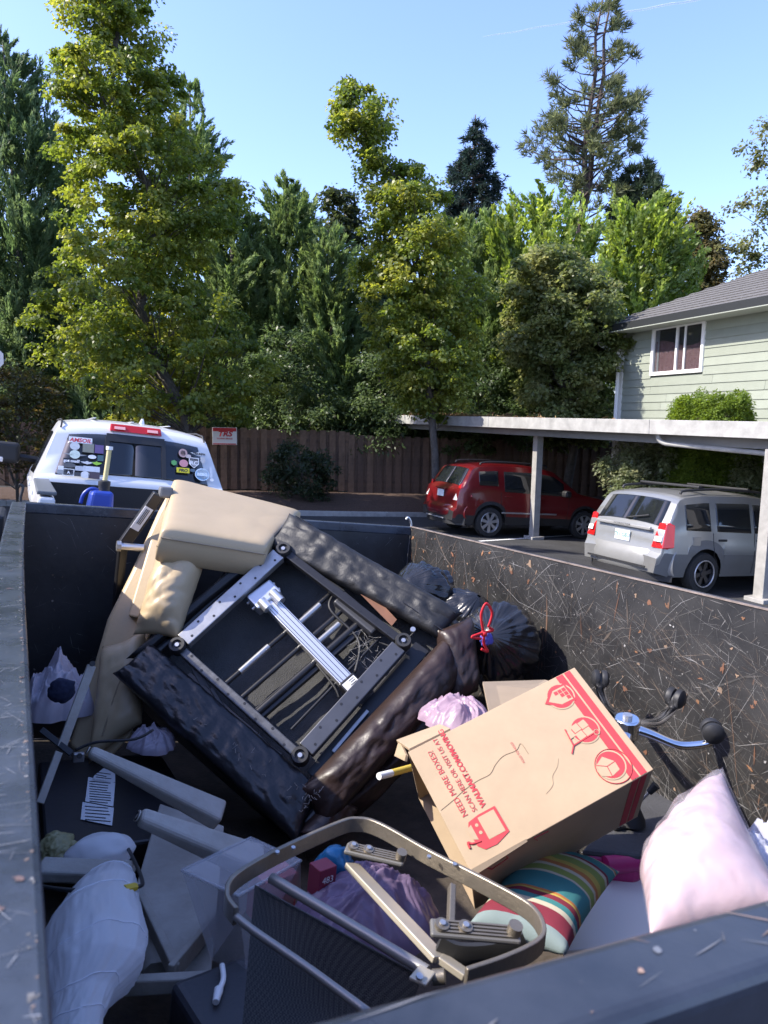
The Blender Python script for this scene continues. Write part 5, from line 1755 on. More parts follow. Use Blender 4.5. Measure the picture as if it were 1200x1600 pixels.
# ---------------------------------------------------------------- black steel folding arm
arm = thing('folding_arm', T(tp(180, 965, 'v', 3.45)), 'black steel folding arm with white label beside cream armchair', 'metal arm')
a0_, a1_, a2_ = tp(248, 772, 'v', 3.35), tp(192, 852, 'v', 3.40), tp(181, 960, 'v', 3.5)
MB(T).bar(a0_, a1_, .052, .035, up=(.25, -1, .2)).build('upper_arm', m_dsteel, arm, bevel=.006)
MB(T).bar(a1_, a2_, .040, .03, up=(.25, -1, .2)).build('lower_arm', m_dsteel, arm, bevel=.006)
dA = (a1_ - a0_).normalized()
q0 = a0_.lerp(a1_, .28) + V((.0, -.020, .004))
q1 = a0_.lerp(a1_, .70) + V((.0, -.020, .004))
lb_ = MB(T).bar(q0, q1, .040, .003, up=(.25, -1, .2)).build('label', m_paper, arm)
for k in (-.008, 0, .008):
    sdv = dA.cross(V((.25, -1, .2)).normalized()) * k
    MB(T).bar(q0.lerp(q1, .08) + sdv + V((0, -.003, 0)), q0.lerp(q1, .75) + sdv + V((0, -.003, 0)), .003, .0015, up=(.25, -1, .2)).build('print_line', m_ink, lb_)
MB(T).tube([a1_ + V((-.02, -.03, 0)), a1_ + V((.085, -.03, -.004))], .016, 12).build('pivot_pin', m_alu, arm, smooth=40)
MB(T).disc(a1_ + V((-.03, -.03, 0)), (1, 0, 0), .024, .018, 8).build('pivot_nut', m_bolt, arm)
MB(T).box(a0_ + V((.03, 0, .01)), (.06, .05, .05)).build('end_cap', mat('grey_cap', (.13, .13, .13), .4), arm, bevel=.01)

# ---------------------------------------------------------------- blue fuel can in the truck bed
jv = 6.55
jc = tp(152, 783, 'v', jv)
jz = po_.z + .845
jug = thing('fuel_can', T((jc.x, jv, jz)), 'blue plastic fuel can with pale hose spout in pickup bed', 'fuel can')
JF = lambda p: T((jc.x + p[0], jv + p[1], jz + p[2]))
jh = tp(152, 766, 'v', jv).z - jz
m_blue = mat('blue_plastic', (.02, .05, .30), .35, var=.1, scale=4)
MB(JF).hexa([(-.13, -.12, 0), (.13, -.12, 0), (.13, .12, 0), (-.13, .12, 0), (-.06, -.10, jh), (.12, -.10, jh), (.12, .10, jh), (-.06, .10, jh)]).build('can', m_blue, jug, bevel=.035, seg=3)
MB(JF).tube(smoothpath([(.03, 0, jh - .01), (-.05, 0, jh + .01), (-.11, 0, jh - .04), (-.13, 0, jh - .12)], 6), .016, 8).build('handle', m_blue, jug, smooth=180)
st_ = tp(163, 757, 'v', jv) - V((jc.x, jv, jz))
MB(JF).lathe((st_.x, 0, jh - .01), (0, 0, 1), [(.045, 0), (.045, .05), (.05, .06), (.05, .09), (.03, .10), (.02, .10)], 16).build('cap', m_blackp, jug, smooth=40)
en_ = tp(171, 702, 'v', jv) - V((jc.x, jv, jz))
MB(JF).tube(smoothpath([(st_.x, 0, jh + .06), (st_.x + .01, 0, jh + .2), (en_.x, 0, en_.z)], 6), .020, 10).build('hose', mat('hose_plastic', (.55, .47, .22), .4), jug, smooth=180)
MB(JF).disc((en_.x, 0, en_.z - .005), (0, 0, 1), .028, .03, 12).build('hose_cap', m_white, jug)

# ---------------------------------------------------------------- bin bags
m_bag = mat('black_bin_bag', (.012, .012, .013), .24, spec=.6, bump=.35, bscale=30, dist=.008, crease=(20, .5, .01))
def binbag(c, ax, R, pleat=.10, np_=26, seed=0, st=1.0):
    c, ax = V(c), V(ax).normalized()
    x = ax.orthogonal().normalized()
    y = ax.cross(x)
    mb = MB(T)
    def fn(a, b):
        ph = a * 2 * math.pi
        th = .03 + b * (math.pi - .06)
        r = math.sin(th) ** .8 * R
        dd_ = math.exp(-th * .9)
        w = noise.noise(V((math.cos(ph) * 2.2, math.sin(ph) * 2.2, seed)))
        kx = np_ / 5.0
        pl = (abs(noise.noise(V((math.cos(ph) * kx, math.sin(ph) * kx, seed + th * .35)))) * 2.2 + abs(noise.noise(V((math.cos(ph) * kx * 2.2, math.sin(ph) * kx * 2.2, seed + th * .6)))) * 1.0 - .8) * pleat * (dd_ + .12)
        q = V((math.cos(ph) * math.sin(th), math.sin(ph) * math.sin(th), math.cos(th)))
        lump = .20 * noise.noise(q * 1.8 + V((seed, 0, 0))) + .08 * noise.noise(q * 4.5 + V((seed, 3, 0)))
        r *= 1 + pl + lump
        h = R * (math.cos(th) * (.95 if th > .5 else .95 + .35 * (.5 - th))) * st
        return c + ax * h + (x * math.cos(ph) + y * math.sin(ph)) * r
    mb.grid(200, 48, fn, True)
    return mb
bg1 = tp(780, 1006, 'v', 2.52)
kn = tp(757, 985, 'v', 2.34)
bag = thing('bin_bag', T(bg1 + V((0, 0, -.16))), 'black bin bag tied with red drawstring next to scratched wall', 'rubbish bag', 'black bin bags')
axb = (kn - bg1).normalized()
binbag(bg1, axb, .17, seed=1).build('sack', m_bag, bag, smooth=180)
m_tie = mat('red_drawstring', (.62, .02, .025), .4)
K = lambda x, y, o: bg1 + (tp(x, y, 'v', 2.34 - o) - bg1)
for pts in ([(755, 985), (752, 960), (760, 943), (769, 958), (763, 980)], [(757, 988), (742, 993), (738, 996), (752, 998)], [(757, 988), (770, 985), (764, 980)], [(757, 990), (756, 1005), (762, 1018), (752, 1014)]):
    MB(T).tube(smoothpath([K(*q, .02) for q in pts], 6), .006, 6, flat=(1, .5)).build('drawstring', m_tie, bag, smooth=180)
MB(T).sphere(K(756, 990, .015), .014, 8).build('knot', m_tie, bag, smooth=180)
bb = crumple(K(760, 998, -.01), (.028, .02, .03), .3, 2, 4, 5)
bb.fr = T
bb.build('inner_bag_neck', mat('blue_film', (.10, .10, .42), .35), bag, smooth=180)
bg2 = tp(662, 930, 'v', 2.95)
bag2 = thing('bin_bag', T(bg2 + V((0, 0, -.18))), 'shiny black bin bag squeezed behind the recliner', 'rubbish bag', 'black bin bags')
binbag(bg2, (-.6, -.2, .25), .15, pleat=.08, seed=7).build('sack', m_bag, bag2, smooth=180)
bg3 = tp(722, 972, 'v', 2.80)
bag3 = thing('bin_bag', T(bg3 + V((0, 0, -.18))), 'grey-black bin bag between recliner corner and tied bag', 'rubbish bag', 'black bin bags')
binbag(bg3, (.1, -.5, .8), .15, pleat=.10, seed=12).build('sack', m_bag, bag3, smooth=180)

# ---------------------------------------------------------------- thin plastic carrier bags
def film(name, col, tr=.35):
    m = mat(name, col, .32, bump=.3, bscale=35, dist=.006, crease=(22, .5, .010))
    t = m.node_tree
    b = t.nodes['Principled BSDF']
    tl_ = t.nodes.new('ShaderNodeBsdfTranslucent')
    tl_.inputs['Color'].default_value = (*col, 1)
    mx = t.nodes.new('ShaderNodeMixShader')
    mx.inputs['Fac'].default_value = tr
    t.links.new(b.outputs[0], mx.inputs[1])
    t.links.new(tl_.outputs[0], mx.inputs[2])
    t.links.new(mx.outputs[0], t.nodes['Material Output'].inputs['Surface'])
    return m
m_pinkf = film('pink_film', (.56, .40, .50), .5)
m_lilac = film('lilac_film', (.64, .60, .68))
m_whitef = film('white_film', (.66, .66, .72))
def pbag(label, x, y, ax, val, r, m, seed, amp=.34, sub=5):
    c = tp(x, y, ax, val)
    mb = drape(c, (r[0] * 1.25, r[1] * 1.25, r[2] * 1.0), seed, fold=.75)
    mb.fr = T
    o = mb.build('plastic_bag', m, None, smooth=180)
    return tag(o, label, 'plastic bag', 'thin plastic carrier bags')
pbag('pink plastic bag squashed between recliner and cardboard box', 712, 1120, 'v', 2.05, (.10, .11, .06), m_pinkf, 3)
pbag('white and lilac plastic bag near left front trailer wall', 88, 1095, 'v', 3.15, (.115, .10, .15), m_lilac, 8)
pbag('purple plastic bag under the patio chair frame', 575, 1425, 'w', -1.05, (.14, .12, .08), film('purple_film', (.24, .17, .26)), 14)
pbag('pale lilac bag showing beneath the tipped recliner', 238, 1158, 'v', 2.75, (.07, .08, .05), film('mauve_film', (.33, .30, .36)), 19)
c_ = tp(97, 1078, 'v', 2.92)
mb = crumple(c_, (.05, .03, .045), .25, 2, 4, 4)
mb.fr = T
tag(mb.build('dark_garment', mat('navy_cloth', (.015, .02, .05), .9, bump=.4), None, smooth=180), 'dark navy garment stuffed in the white lilac bag', 'clothing')
# ---------------------------------------------------------------- cardboard moving box
k_ = 1.0
bP0, bP1, bP3 = V((1.383, 1.49, -.476)), V((.94, 1.582, -.711)), V((1.418, 1.22, -.653))
bx_ = (bP1 - bP0).normalized()
by_ = (bP3 - bP0); by_ = (by_ - bx_ * by_.dot(bx_)).normalized()
bn_ = bx_.cross(by_)
BL_, BW_, BD_ = .51, .325, .30
BF = lambda p: T(bP0 + bx_ * p[0] + by_ * p[1] + bn_ * p[2])
box_ = thing('cardboard_box', BF((BL_ / 2, BW_ / 2, -BD_)), 'brown cardboard moving box with red print and open flaps', 'box')
t_ = .005
MB(BF).box((BL_ / 2, BW_ / 2, -t_ / 2), (BL_, BW_, t_)).build('front_panel', m_card, box_, bevel=.0015)
MB(BF).box((BL_ / 2, BW_ - t_ / 2, -BD_ / 2 - t_ / 2), (BL_, t_, BD_ - t_)).build('side_panel', m_card, box_, bevel=.0015)
MB(BF).box((BL_ / 2, t_ / 2, -BD_ / 2 - t_ / 2), (BL_, t_, BD_ - t_)).build('side_panel', m_card, box_, bevel=.0015)
MB(BF).box((t_ / 2, BW_ / 2, -BD_ / 2 - t_ / 2), (t_, BW_ - 2 * t_, BD_ - t_)).build('end_panel', m_card, box_, bevel=.0015)
MB(BF).box((BL_ / 2, BW_ / 2, -BD_ - t_ / 2), (BL_, BW_, t_)).build('back_panel', m_card, box_)
def flap(px4, planes, name='flap', m=None):
    q = [tp(x, y, 'v', v) for (x, y), v in zip(px4, planes)]
    nn = (q[1] - q[0]).cross(q[2] - q[0]).normalized() * .004
    MB(T).hexa([p - nn for p in q] + [p + nn for p in q]).build(name, m or m_card, box_, bevel=.001)
flap([(640, 1172), (704, 1140), (688, 1133), (620, 1158)], [1.60, 1.62, 1.75, 1.75])
flap([(636, 1180), (625, 1158), (618, 1182), (634, 1190)], [1.60, 1.74, 1.72, 1.60])
flap([(754, 1067), (852, 1064), (905, 1080), (764, 1116)], [1.78, 1.78, 1.62, 1.62], m=m_cardin)
# print (offset lines of red ink)
def BP(x, y, o=.0012): return V((x, y, o))
def rect(x0, x1, y0, y1, m=m_redink, o=.0010, par=box_, name='print'):
    MB(BF).hexa([(x0, y0, .0002), (x1, y0, .0002), (x1, y1, .0002), (x0, y1, .0002), (x0, y0, o), (x1, y0, o), (x1, y1, o), (x0, y1, o)]).build(name, m, par)
rect(.018, .036, .002, BW_ - .002)
rect(.041, .062, .002, BW_ - .002)
def shape(poly, m=m_redink, o=.0016, par=box_, name='print'):
    MB(BF).prism(poly, lambda a, b: V((a, b, o)), lambda a, b: V((a, b, o - .0005))).build(name, m, par)
def circ(cx, cy, r, n=26): return [(cx + r * math.cos(2 * math.pi * i / n), cy + r * math.sin(2 * math.pi * i / n)) for i in range(n)]
def rot(poly, cx, cy, a): return [(cx + (x * math.cos(a) - y * math.sin(a)), cy + (x * math.sin(a) + y * math.cos(a))) for x, y in poly]
IC = [(.083, .055), (.083, .163), (.083, .268)]
R0 = .034
for k, (cx, cy) in enumerate(IC):
    shape(circ(cx, cy, R0 + .004), m_card, .0014)
    shape(circ(cx, cy, R0), m_redink, .0020)
    if k == 0:
        shape(rot([(-.030, -.028), (.012, -.028), (.048, 0), (.012, .028), (-.030, .028)], cx, cy, 0), m_redink, .0021)
        shape(rot([(-.025, -.022), (.010, -.022), (.036, 0), (.010, .022), (-.025, .022)], cx, cy, 0), m_card, .0026)
        for (a, b) in ((-.018, -.012), (-.018, .0), (-.018, .012), (-.006, -.012), (-.006, 0.0), (.006, -.012)):
            shape(rot([(-.005, -.005), (.005, -.005), (.005, .005), (-.005, .005)], cx + a, cy + b, 0), m_redink, .0031)
    elif k == 1:
        for (a, b) in ((.018, -.014), (.018, .008), (-.004, -.014), (-.004, .008), (.040, -.006)):
            shape(rot([(-.010, -.010), (.010, -.010), (.010, .010), (-.010, .010)], cx + a, cy + b, .12), m_card, .0026)
        for p0_, p1_ in (((-.020, .018), (.050, .022)), ((.044, -.024), (.050, .022)), ((.050, .022), (.066, .038))):
            MB(BF).bar((cx + p0_[0], cy + p0_[1], .0028), (cx + p1_[0], cy + p1_[1], .0028), .003, .001).build('print', m_redink, box_)
        MB(BF).ring((cx - .022, cy + .020, .0022), (0, 0, 1), .007, .0014, 16, 4).build('print', m_card, box_)
    else:
        shape(rot([(-.020, -.002), (.0, -.026), (.026, -.014), (.030, .014), (.008, .026), (-.018, .020)], cx + .006, cy, 0), m_card, .0026)
        for p1_ in ((-.020, -.002), (.026, -.014), (.008, .026)):
            MB(BF).bar((cx + .010, cy + .0, .0028), (cx + .006 + p1_[0], cy + p1_[1], .0028), .0016, .001).build('print', m_redink, box_)
        MB(BF).ring((cx - .004, cy + .006, .0018), (0, 0, 1), R0 + .010, .0012, 26, 4).build('print', m_redink, box_)
def btxt(s, x, y, size, bold=0):
    text(s, lambda p: BF((x + p[1], y - p[0], .0014)), size, m_redink, box_, name='lettering', bold=bold)
btxt('NEED MORE BOXES?', .452, .213, .0205)
btxt('SCAN HERE OR VISIT US AT', .427, .213, .0172)
btxt('WALMART.COM/MOVING', .402, .213, .0195, .0006)
btxt('FOLD TO HOLD', .262, .165, .0085)
# cart badge with a blank square
shape([(.385, .223), (.385, .290), (.425, .302), (.455, .300), (.468, .285), (.470, .245), (.460, .228), (.43, .223)], m_redink, .0018)
shape([(.392, .229), (.392, .285), (.436, .285), (.436, .229)], m_card, .0024)
for (a, b) in ((.446, .243), (.446, .262)): shape(circ(a, b, .0042, 12), m_card, .0026)
shape([(.458, .236), (.458, .274), (.470, .268), (.472, .242)], m_card, .0026)
MB(BF).tube(smoothpath([(.455, .279, .002), (.476, .275, .002), (.484, .268, .002), (.486, .282, .002)], 4), .0028, 6).build('print', m_redink, box_)
# torn crease across the panel
m_crease = mat('torn_edge', (.20, .135, .08), .9)
cr = [(.505, .172), (.47, .165), (.43, .155), (.39, .150), (.355, .150), (.33, .135), (.30, .125), (.265, .128), (.245, .118), (.243, .150)]
MB(BF).tube(smoothpath([(a, b, .0008) for a, b in cr], 5), .0007, 5, flat=(1, .6)).build('torn_crease', m_crease, box_)
MB(BF).tube(smoothpath([(.26, .255, .0006), (.235, .245, .0008), (.222, .225, .0008), (.20, .212, .0006), (.185, .195, .0006)], 5), .0006, 5).build('crease', m_card, box_)
MB(BF).hexa([(.505, BW_ - .002, .0), (.36, BW_ - .002, .0), (.36, BW_ + .004, -.002), (.505, BW_ + .010, -.004), (.505, BW_ - .002, .003), (.36, BW_ - .002, .003), (.36, BW_ + .004, .001), (.505, BW_ + .012, -.001)]).build('torn_lip', m_cardin, box_)
for x0_, x1_ in ((.018, .036), (.041, .062)):
    MB(BF).box(((x0_ + x1_) / 2, BW_ + .0006, -BD_ / 2), (x1_ - x0_, .001, BD_ - .01)).build('print', m_redink, box_)
sfr = lambda p: BF((.44 - p[0], BW_ + .0012, -.03 - p[1]))
MB(BF).tube([(.30, BW_ + .001, -.02), (.34, BW_ + .001, -.012), (.33, BW_ + .001, -.04)], .0012, 4).build('print', m_redink, box_)
shape_ = [(.47, -.03), (.42, -.015), (.41, -.05), (.455, -.065)]
for (a, b), (c, d) in zip(shape_, shape_[1:] + shape_[:1]):
    MB(BF).tube([(a, BW_ + .001, b), (c, BW_ + .001, d)], .0012, 4).build('print', m_redink, box_)

# yellow-banded stick poking out left of the box
stk = thing('stick', T(tp(592, 1213, 'v', 1.75)), 'white and yellow banded stick poking out left of box', 'stick')
MB(T).tube([tp(592, 1213, 'v', 1.72), tp(612, 1208, 'v', 1.74)], .010, 8).build('white_end', m_white, stk, smooth=60)
MB(T).tube([tp(612, 1208, 'v', 1.74), tp(655, 1196, 'v', 1.78)], .010, 8).build('yellow_shaft', mat('yellow_plastic', (.55, .40, .05), .5), stk, smooth=60)

# ---------------------------------------------------------------- upturned pink office chair
m_chrome = mat('chrome', (.75, .75, .76), .12, metal=1.0)
m_magenta = mat('magenta_vinyl', (.42, .02, .14), .4, bump=.1)
m_seatb = mat('seat_underside', (.055, .055, .058), .75, var=.2, scale=8, bump=.3, bscale=90)
och = thing('office_chair', T((1.6, 1.6, WF)), 'upturned magenta office chair with chrome five-star base and casters', 'office chair')
hub = tp(979, 1136, 'u', 1.62)
c1_, c2_, c3_ = tp(938, 1060, 'u', 1.90), tp(1055, 1090, 'u', 1.93), tp(1113, 1142, 'u', 1.80)
upv = V((-.15, -.1, 1)).normalized()
MB(T).disc(hub - upv * .03, upv, .038, .06, 20).build('hub', m_chrome, och, bevel=.006, smooth=40)
MB(T).disc(hub + upv * .028, upv, .014, .012, 10).build('hub_bolt', m_bolt, och)
def leg(c, parent):
    c = V(c)
    e = c - upv * .045
    mid = hub.lerp(e, .62) - upv * .02
    o = MB(T).tube(smoothpath([hub + (e - hub).normalized() * .03, hub.lerp(e, .3) - upv * .006, mid, hub.lerp(e, .88) - upv * .004, e + upv * .012], 6),
               [.020 - .0003 * i for i in range(25)], 10, flat=(.75, 1.1)).build('leg', m_chrome, parent, smooth=180)
    MB(T).tube([e - upv * .0, c], .006, 8).build('caster_stem', m_blackp, o)
    ax = (c - hub).cross(upv).normalized()
    for sg_ in (-1, 1):
        MB(T).lathe(c + ax * sg_ * .003, ax * sg_, [(.002, 0), (.028, .001), (.031, .008), (.030, .018), (.020, .026), (.0, .028)], 20).build('caster_wheel', m_blackp, o, smooth=40)
    MB(T).sphere(c - upv * .010, .028, 10).build('caster_hood', m_blackp, o, smooth=180)
for q in (c1_, c2_, c3_): leg(q, och)
d1 = (c3_ - hub); d2 = (c1_ - hub)
leg(hub + V((-1, .35, -.15)).normalized() * .27 + upv * .03, och)
leg(hub + V((-.75, -.60, -.40)).normalized() * .27 + upv * .02, och)
# gas column down to the seat plate
sc0 = tp(985, 1275, 'w', -1.02)
MB(T).tube([hub - upv * .02, sc0], .022, 12).build('gas_column', m_blackp, och, smooth=40)
sq = [tp(x, y, 'w', -1.06) for x, y in ((905, 1335), (1000, 1222), (1090, 1275), (1000, 1345))]
sn = V((0, 0, 1))
seat = MB(T).prism([(0, 0)] * 0 + [(p.x, p.y) for p in sq], lambda a, b: V((a, b, -1.055)), lambda a, b: V((a, b, -1.15))).build('seat', m_magenta, och, bevel=.03, seg=3)
sc_ = sum(sq, V()) / 4
MB(T).prism([((p.x - sc_.x) * .97 + sc_.x, (p.y - sc_.y) * .97 + sc_.y) for p in sq], lambda a, b: V((a, b, -1.049)), lambda a, b: V((a, b, -1.07))).build('seat_underside', m_seatb, seat, bevel=.015)
pl = [tp(x, y, 'w', -1.04) for x, y in ((940, 1283), (985, 1262), (1006, 1288), (962, 1296))]
MB(T).prism([(p.x, p.y) for p in pl], lambda a, b: V((a, b, -1.034)), lambda a, b: V((a, b, -1.048))).build('mount_plate', m_blackp, och, bevel=.006)
MB(T).lathe(sc0 + V((0, 0, -.02)), (0, 0, 1), [(.05, 0), (.045, .02), (.028, .05), (.024, .07)], 16).build('tilt_housing', m_blackp, och, smooth=40)
for p in pl: MB(T).disc(V((p.x * .86 + sc0.x * .14, p.y * .86 + sc0.y * .14, -1.035)), (0, 0, 1), .006, .006, 8).build('bolt', m_bolt, och)
l0, l1 = tp(985, 1268, 'w', -1.0), tp(1024, 1228, 'w', -.90)
lv = MB(T).tube([l0, l1], .0045, 8).build('height_lever', m_steel, och, smooth=60)
MB(T).tube([l1 - (l1 - l0).normalized() * .03, l1 + (l1 - l0).normalized() * .005], [.010, .014], 10).build('lever_knob', m_blackp, lv, smooth=60)
mr0, mr1 = tp(945, 1352, 'w', -1.08), tp(1015, 1346, 'w', -1.08)
MB(T).tube([mr0, mr1], .026, 12).build('seat_roll', m_magenta, och, smooth=60)

# ---------------------------------------------------------------- striped cushion
m_str = bpy.data.materials.new('striped_canvas')
m_str.use_nodes = True
t = m_str.node_tree
b = t.nodes['Principled BSDF']
b.inputs['Roughness'].default_value = .85
a_ = t.nodes.new('ShaderNodeAttribute'); a_.attribute_name = 'st'
sx_ = t.nodes.new('ShaderNodeSeparateXYZ')
r_ = t.nodes.new('ShaderNodeValToRGB')
r_.color_ramp.interpolation = 'CONSTANT'
TEAL, MAR, LIME, YEL, ORG, CRM, SLV = (.035, .17, .17), (.16, .014, .03), (.19, .24, .055), (.40, .30, .06), (.36, .13, .035), (.42, .38, .28), (.17, .22, .22)
bands = [(.0, CRM), (.02, TEAL), (.05, ORG), (.065, CRM), (.075, TEAL), (.19, MAR), (.215, CRM), (.25, LIME), (.33, YEL), (.38, ORG), (.42, CRM), (.45, LIME), (.51, CRM), (.53, TEAL), (.70, ORG),
         (.715, YEL), (.73, MAR), (.765, TEAL), (.80, CRM), (.83, MAR), (.93, SLV)]
el = r_.color_ramp.elements
el[0].position = 0; el[0].color = (*bands[0][1], 1)
el.remove(el[1])
for p_, c in bands[1:]:
    e_ = el.new(p_); e_.color = (*c, 1)
t.links.new(a_.outputs['Vector'], sx_.inputs[0])
t.links.new(sx_.outputs['Y'], r_.inputs['Fac'])
t.links.new(r_.outputs['Color'], b.inputs['Base Color'])
nb = t.nodes.new('ShaderNodeTexNoise'); nb.inputs['Scale'].default_value = 300
bpn = t.nodes.new('ShaderNodeBump'); bpn.inputs['Strength'].default_value = .3; bpn.inputs['Distance'].default_value = .002
t.links.new(nb.outputs['Fac'], bpn.inputs['Height']); t.links.new(bpn.outputs[0], b.inputs['Normal'])
sA, sB, sC, sD = tp(828, 1316, 'w', -.98), tp(968, 1362, 'w', -1.0), tp(884, 1492, 'w', -1.0), tp(730, 1446, 'w', -1.02)
mb = pillow(sA, sB, sC, sD, .13, n=34, puff=.5, edge=2.4, wr=.008, wsc=9, seed=2, pinch=.07)
mb.fr = T
tag(mb.build('striped_cushion', m_str, None, smooth=180), 'teal lime and red striped cushion under the cardboard box', 'cushion')

# ---------------------------------------------------------------- pink pillow in its plastic sleeve
m_pink = film('pink_pillow', (.50, .355, .37), .15)
qA, qB, qC, qD = tp(1128, 1206, 'v', .98), tp(1235, 1420, 'v', .66), tp(1015, 1462, 'v', .72), tp(1000, 1372, 'v', 1.0)
mb = pillow(qA, qB, qC, qD, .17, n=56, puff=.55, edge=2.4, wr=.016, wsc=8, seed=6, pinch=.05)
mb.fr = T
ppl = thing('pillow', T((qA + qC) / 2 + V((0, 0, 0))), 'pale pink pillow in clear plastic near trailer tailgate', 'pillow')
ppl.location = T((qA + qC) / 2); LOC[ppl.name] = T((qA + qC) / 2)
mb.build('filling', m_pink, ppl, smooth=180)
mb = pillow(qA + V((0, 0, .01)), qB, qC, qD, .182, n=48, puff=.53, edge=2.4, wr=.014, wsc=12, seed=16, pinch=.03)
mb.fr = T
m_clear = mat('clear_film', (.9, .85, .9), .12, alpha=.16, spec=.8, bump=.5, bscale=18, dist=.01)
mb.build('plastic_sleeve', m_clear, ppl, smooth=180)
# white panel the pillow leans on
wq = [tp(x, y, 'w', -1.14) for x, y in ((925, 1345), (1060, 1345), (1075, 1480), (880, 1490))]
tag(MB(T).prism([(p.x, p.y) for p in wq], lambda a, b: V((a, b, -1.13)), lambda a, b: V((a, b, -1.16))).build('white_board', mat('white_laminate', (.70, .68, .65), .35), None, bevel=.004), 'flat white laminate board beside the pink pillow', 'board')
pbag('white and pink plastic bag tucked by right wall corner', 1200, 1390, 'u', 1.30, (.10, .10, .10), m_whitef, 33)

# ---------------------------------------------------------------- patio chair with black sling
m_patio = mat('bronze_aluminium', (.20, .175, .14), .38, metal=.55, var=.15, scale=9, bump=.12, bscale=90)
m_patioc = mat('champagne_aluminium', (.48, .43, .34), .4, metal=.5, var=.1)
m_tubeb = mat('bright_tube', (.27, .26, .245), .42, metal=.5)
pat = thing('patio_chair', T(tp(600, 1440, 'w', -1.0)), 'bronze aluminium patio chair with black mesh sling lying on its side', 'patio chair')
pw = -.76
lp_ = [(368, 1432), (354, 1409), (367, 1378), (433, 1338), (527, 1295), (559, 1288), (594, 1297), (667, 1338), (760, 1386), (826, 1424), (848, 1458), (838, 1482), (788, 1507), (727, 1528)]
path = smoothpath([tp(x, y, 'w', pw) for x, y in lp_], 7)
MB(T).tube(path, .019, 4, flat=(1.2, .32), up=(0, 0, 1)).build('arm_loop', m_patio, pat, smooth=40, bevel=.002)
MB(T).tube(smoothpath([tp(368, 1432, 'w', pw), tp(400, 1457, 'w', pw - .005), tp(480, 1512, 'w', pw - .01), tp(575, 1582, 'w', pw - .015)], 6), .007, 8).build('back_tube', m_tubeb, pat, smooth=180)
MB(T).tube([tp(424, 1372, 'w', pw - .03), tp(540, 1441, 'w', pw - .035), tp(668, 1518, 'w', pw - .04)], .010, 10).build('sling_rail', m_tubeb, pat, smooth=60)
MB(T).disc(tp(676, 1527, 'w', pw - .04), (.6, -.4, .2), .012, .02, 12).build('rail_cap', m_patio, pat, smooth=40)
MB(T).bar(tp(652, 1535, 'w', pw - .03), tp(668, 1515, 'w', pw - .03), .03, .006).build('rail_bracket', m_patioc, pat, bevel=.002)
MB(T).disc(tp(655, 1527, 'w', pw - .024), (0, -.3, 1), .006, .004, 8).build('bolt', m_bolt, pat)
# sling
m_mesh = mat('mesh_sling', (.02, .02, .021), .7, bump=.6, bscale=420, dist=.002)
def weave(m):
    t = m.node_tree
    b = t.nodes['Principled BSDF']
    tc = t.nodes.new('ShaderNodeTexCoord')
    ck = t.nodes.new('ShaderNodeTexChecker'); ck.inputs['Scale'].default_value = 330
    ck.inputs['Color1'].default_value = (.012, .012, .013, 1); ck.inputs['Color2'].default_value = (.05, .048, .044, 1)
    t.links.new(tc.outputs['Object'], ck.inputs['Vector'])
    t.links.new(ck.outputs['Color'], b.inputs['Base Color'])
weave(m_mesh)
s0, s1, s2, s3 = tp(398, 1382, 'w', pw - .04), tp(660, 1524, 'w', pw - .05), tp(620, 1640, 'w', pw - .16), tp(375, 1640, 'w', pw - .18)
mb = MB(T)
mb.grid(24, 24, lambda a, b: s0.lerp(s1, a).lerp(s3.lerp(s2, a), b) + V((0, 0, -.035 * math.sin(math.pi * a) * math.sin(math.pi * b))))
sl_ = mb.build('sling', m_mesh, pat, smooth=180)
MB(T).tube([s0.lerp(s1, .01) + V((0, -.012, .003)), s1 + V((0, -.012, .003))], .0016, 4).build('stitching', mat('stitch', (.06, .06, .06), .8), sl_)
# leg bar, post, brackets
MB(T).bar(tp(549, 1352, 'w', pw - .05), tp(688, 1500, 'w', pw - .06), .034, .012, up=(.3, -.2, 1)).build('leg_bar', m_patioc, pat, bevel=.002)
MB(T).bar(tp(688, 1496, 'w', pw - .06), tp(728, 1524, 'w', pw - .07), .024, .012, up=(.3, -.2, 1)).build('leg_bar', m_patioc, pat, bevel=.002)
MB(T).bar(tp(706, 1384, 'w', pw - .012), tp(703, 1475, 'w', pw - .06), .018, .012, up=(1, 0, 0)).build('upright', m_patio, pat, bevel=.002)
MB(T).tube(smoothpath([tp(683, 1478, 'w', pw - .05), tp(715, 1492, 'w', pw - .06), tp(770, 1490, 'w', pw - .055), tp(822, 1472, 'w', pw - .03)], 6), .024, 6, flat=(1, .4), up=(0, 0, 1)).build('rocker_strap', m_blackp, pat, smooth=60)
def bracket(a, b, w, dz):
    A_, B_ = tp(*a, 'w', pw + dz), tp(*b, 'w', pw + dz)
    o = MB(T).bar(A_, B_, w, .010, up=(0, -.3, 1)).build('bracket', mat('bracket_grey', (.14, .135, .125), .5, metal=.2), pat, bevel=.004)
    d = (B_ - A_).normalized(); sd = d.cross(V((0, -.3, 1)).normalized())
    for k in (-.3, -.1, .1, .3):
        MB(T).bar(A_.lerp(B_, .1) + sd * w * k + V((0, -.002, .006)), A_.lerp(B_, .9) + sd * w * k + V((0, -.002, .006)), w * .10, .005, up=(0, -.3, 1)).build('bracket_rib', m_patio, o)
    for t2 in (.12, .38, .92):
        MB(T).disc(A_.lerp(B_, t2) + V((0, -.001, .004)), (0, -.3, 1), w * .36, .008 if t2 < .9 else .018, 14).build('bolt', m_patio, o, smooth=40)
        MB(T).disc(A_.lerp(B_, t2) + V((0, -.003, .012)), (0, -.3, 1), w * .16, .003, 10).build('bolt', m_bolt, o)
bracket((672, 1450), (812, 1462), .034, .012)
bracket((540, 1325), (632, 1346), .030, -.02)
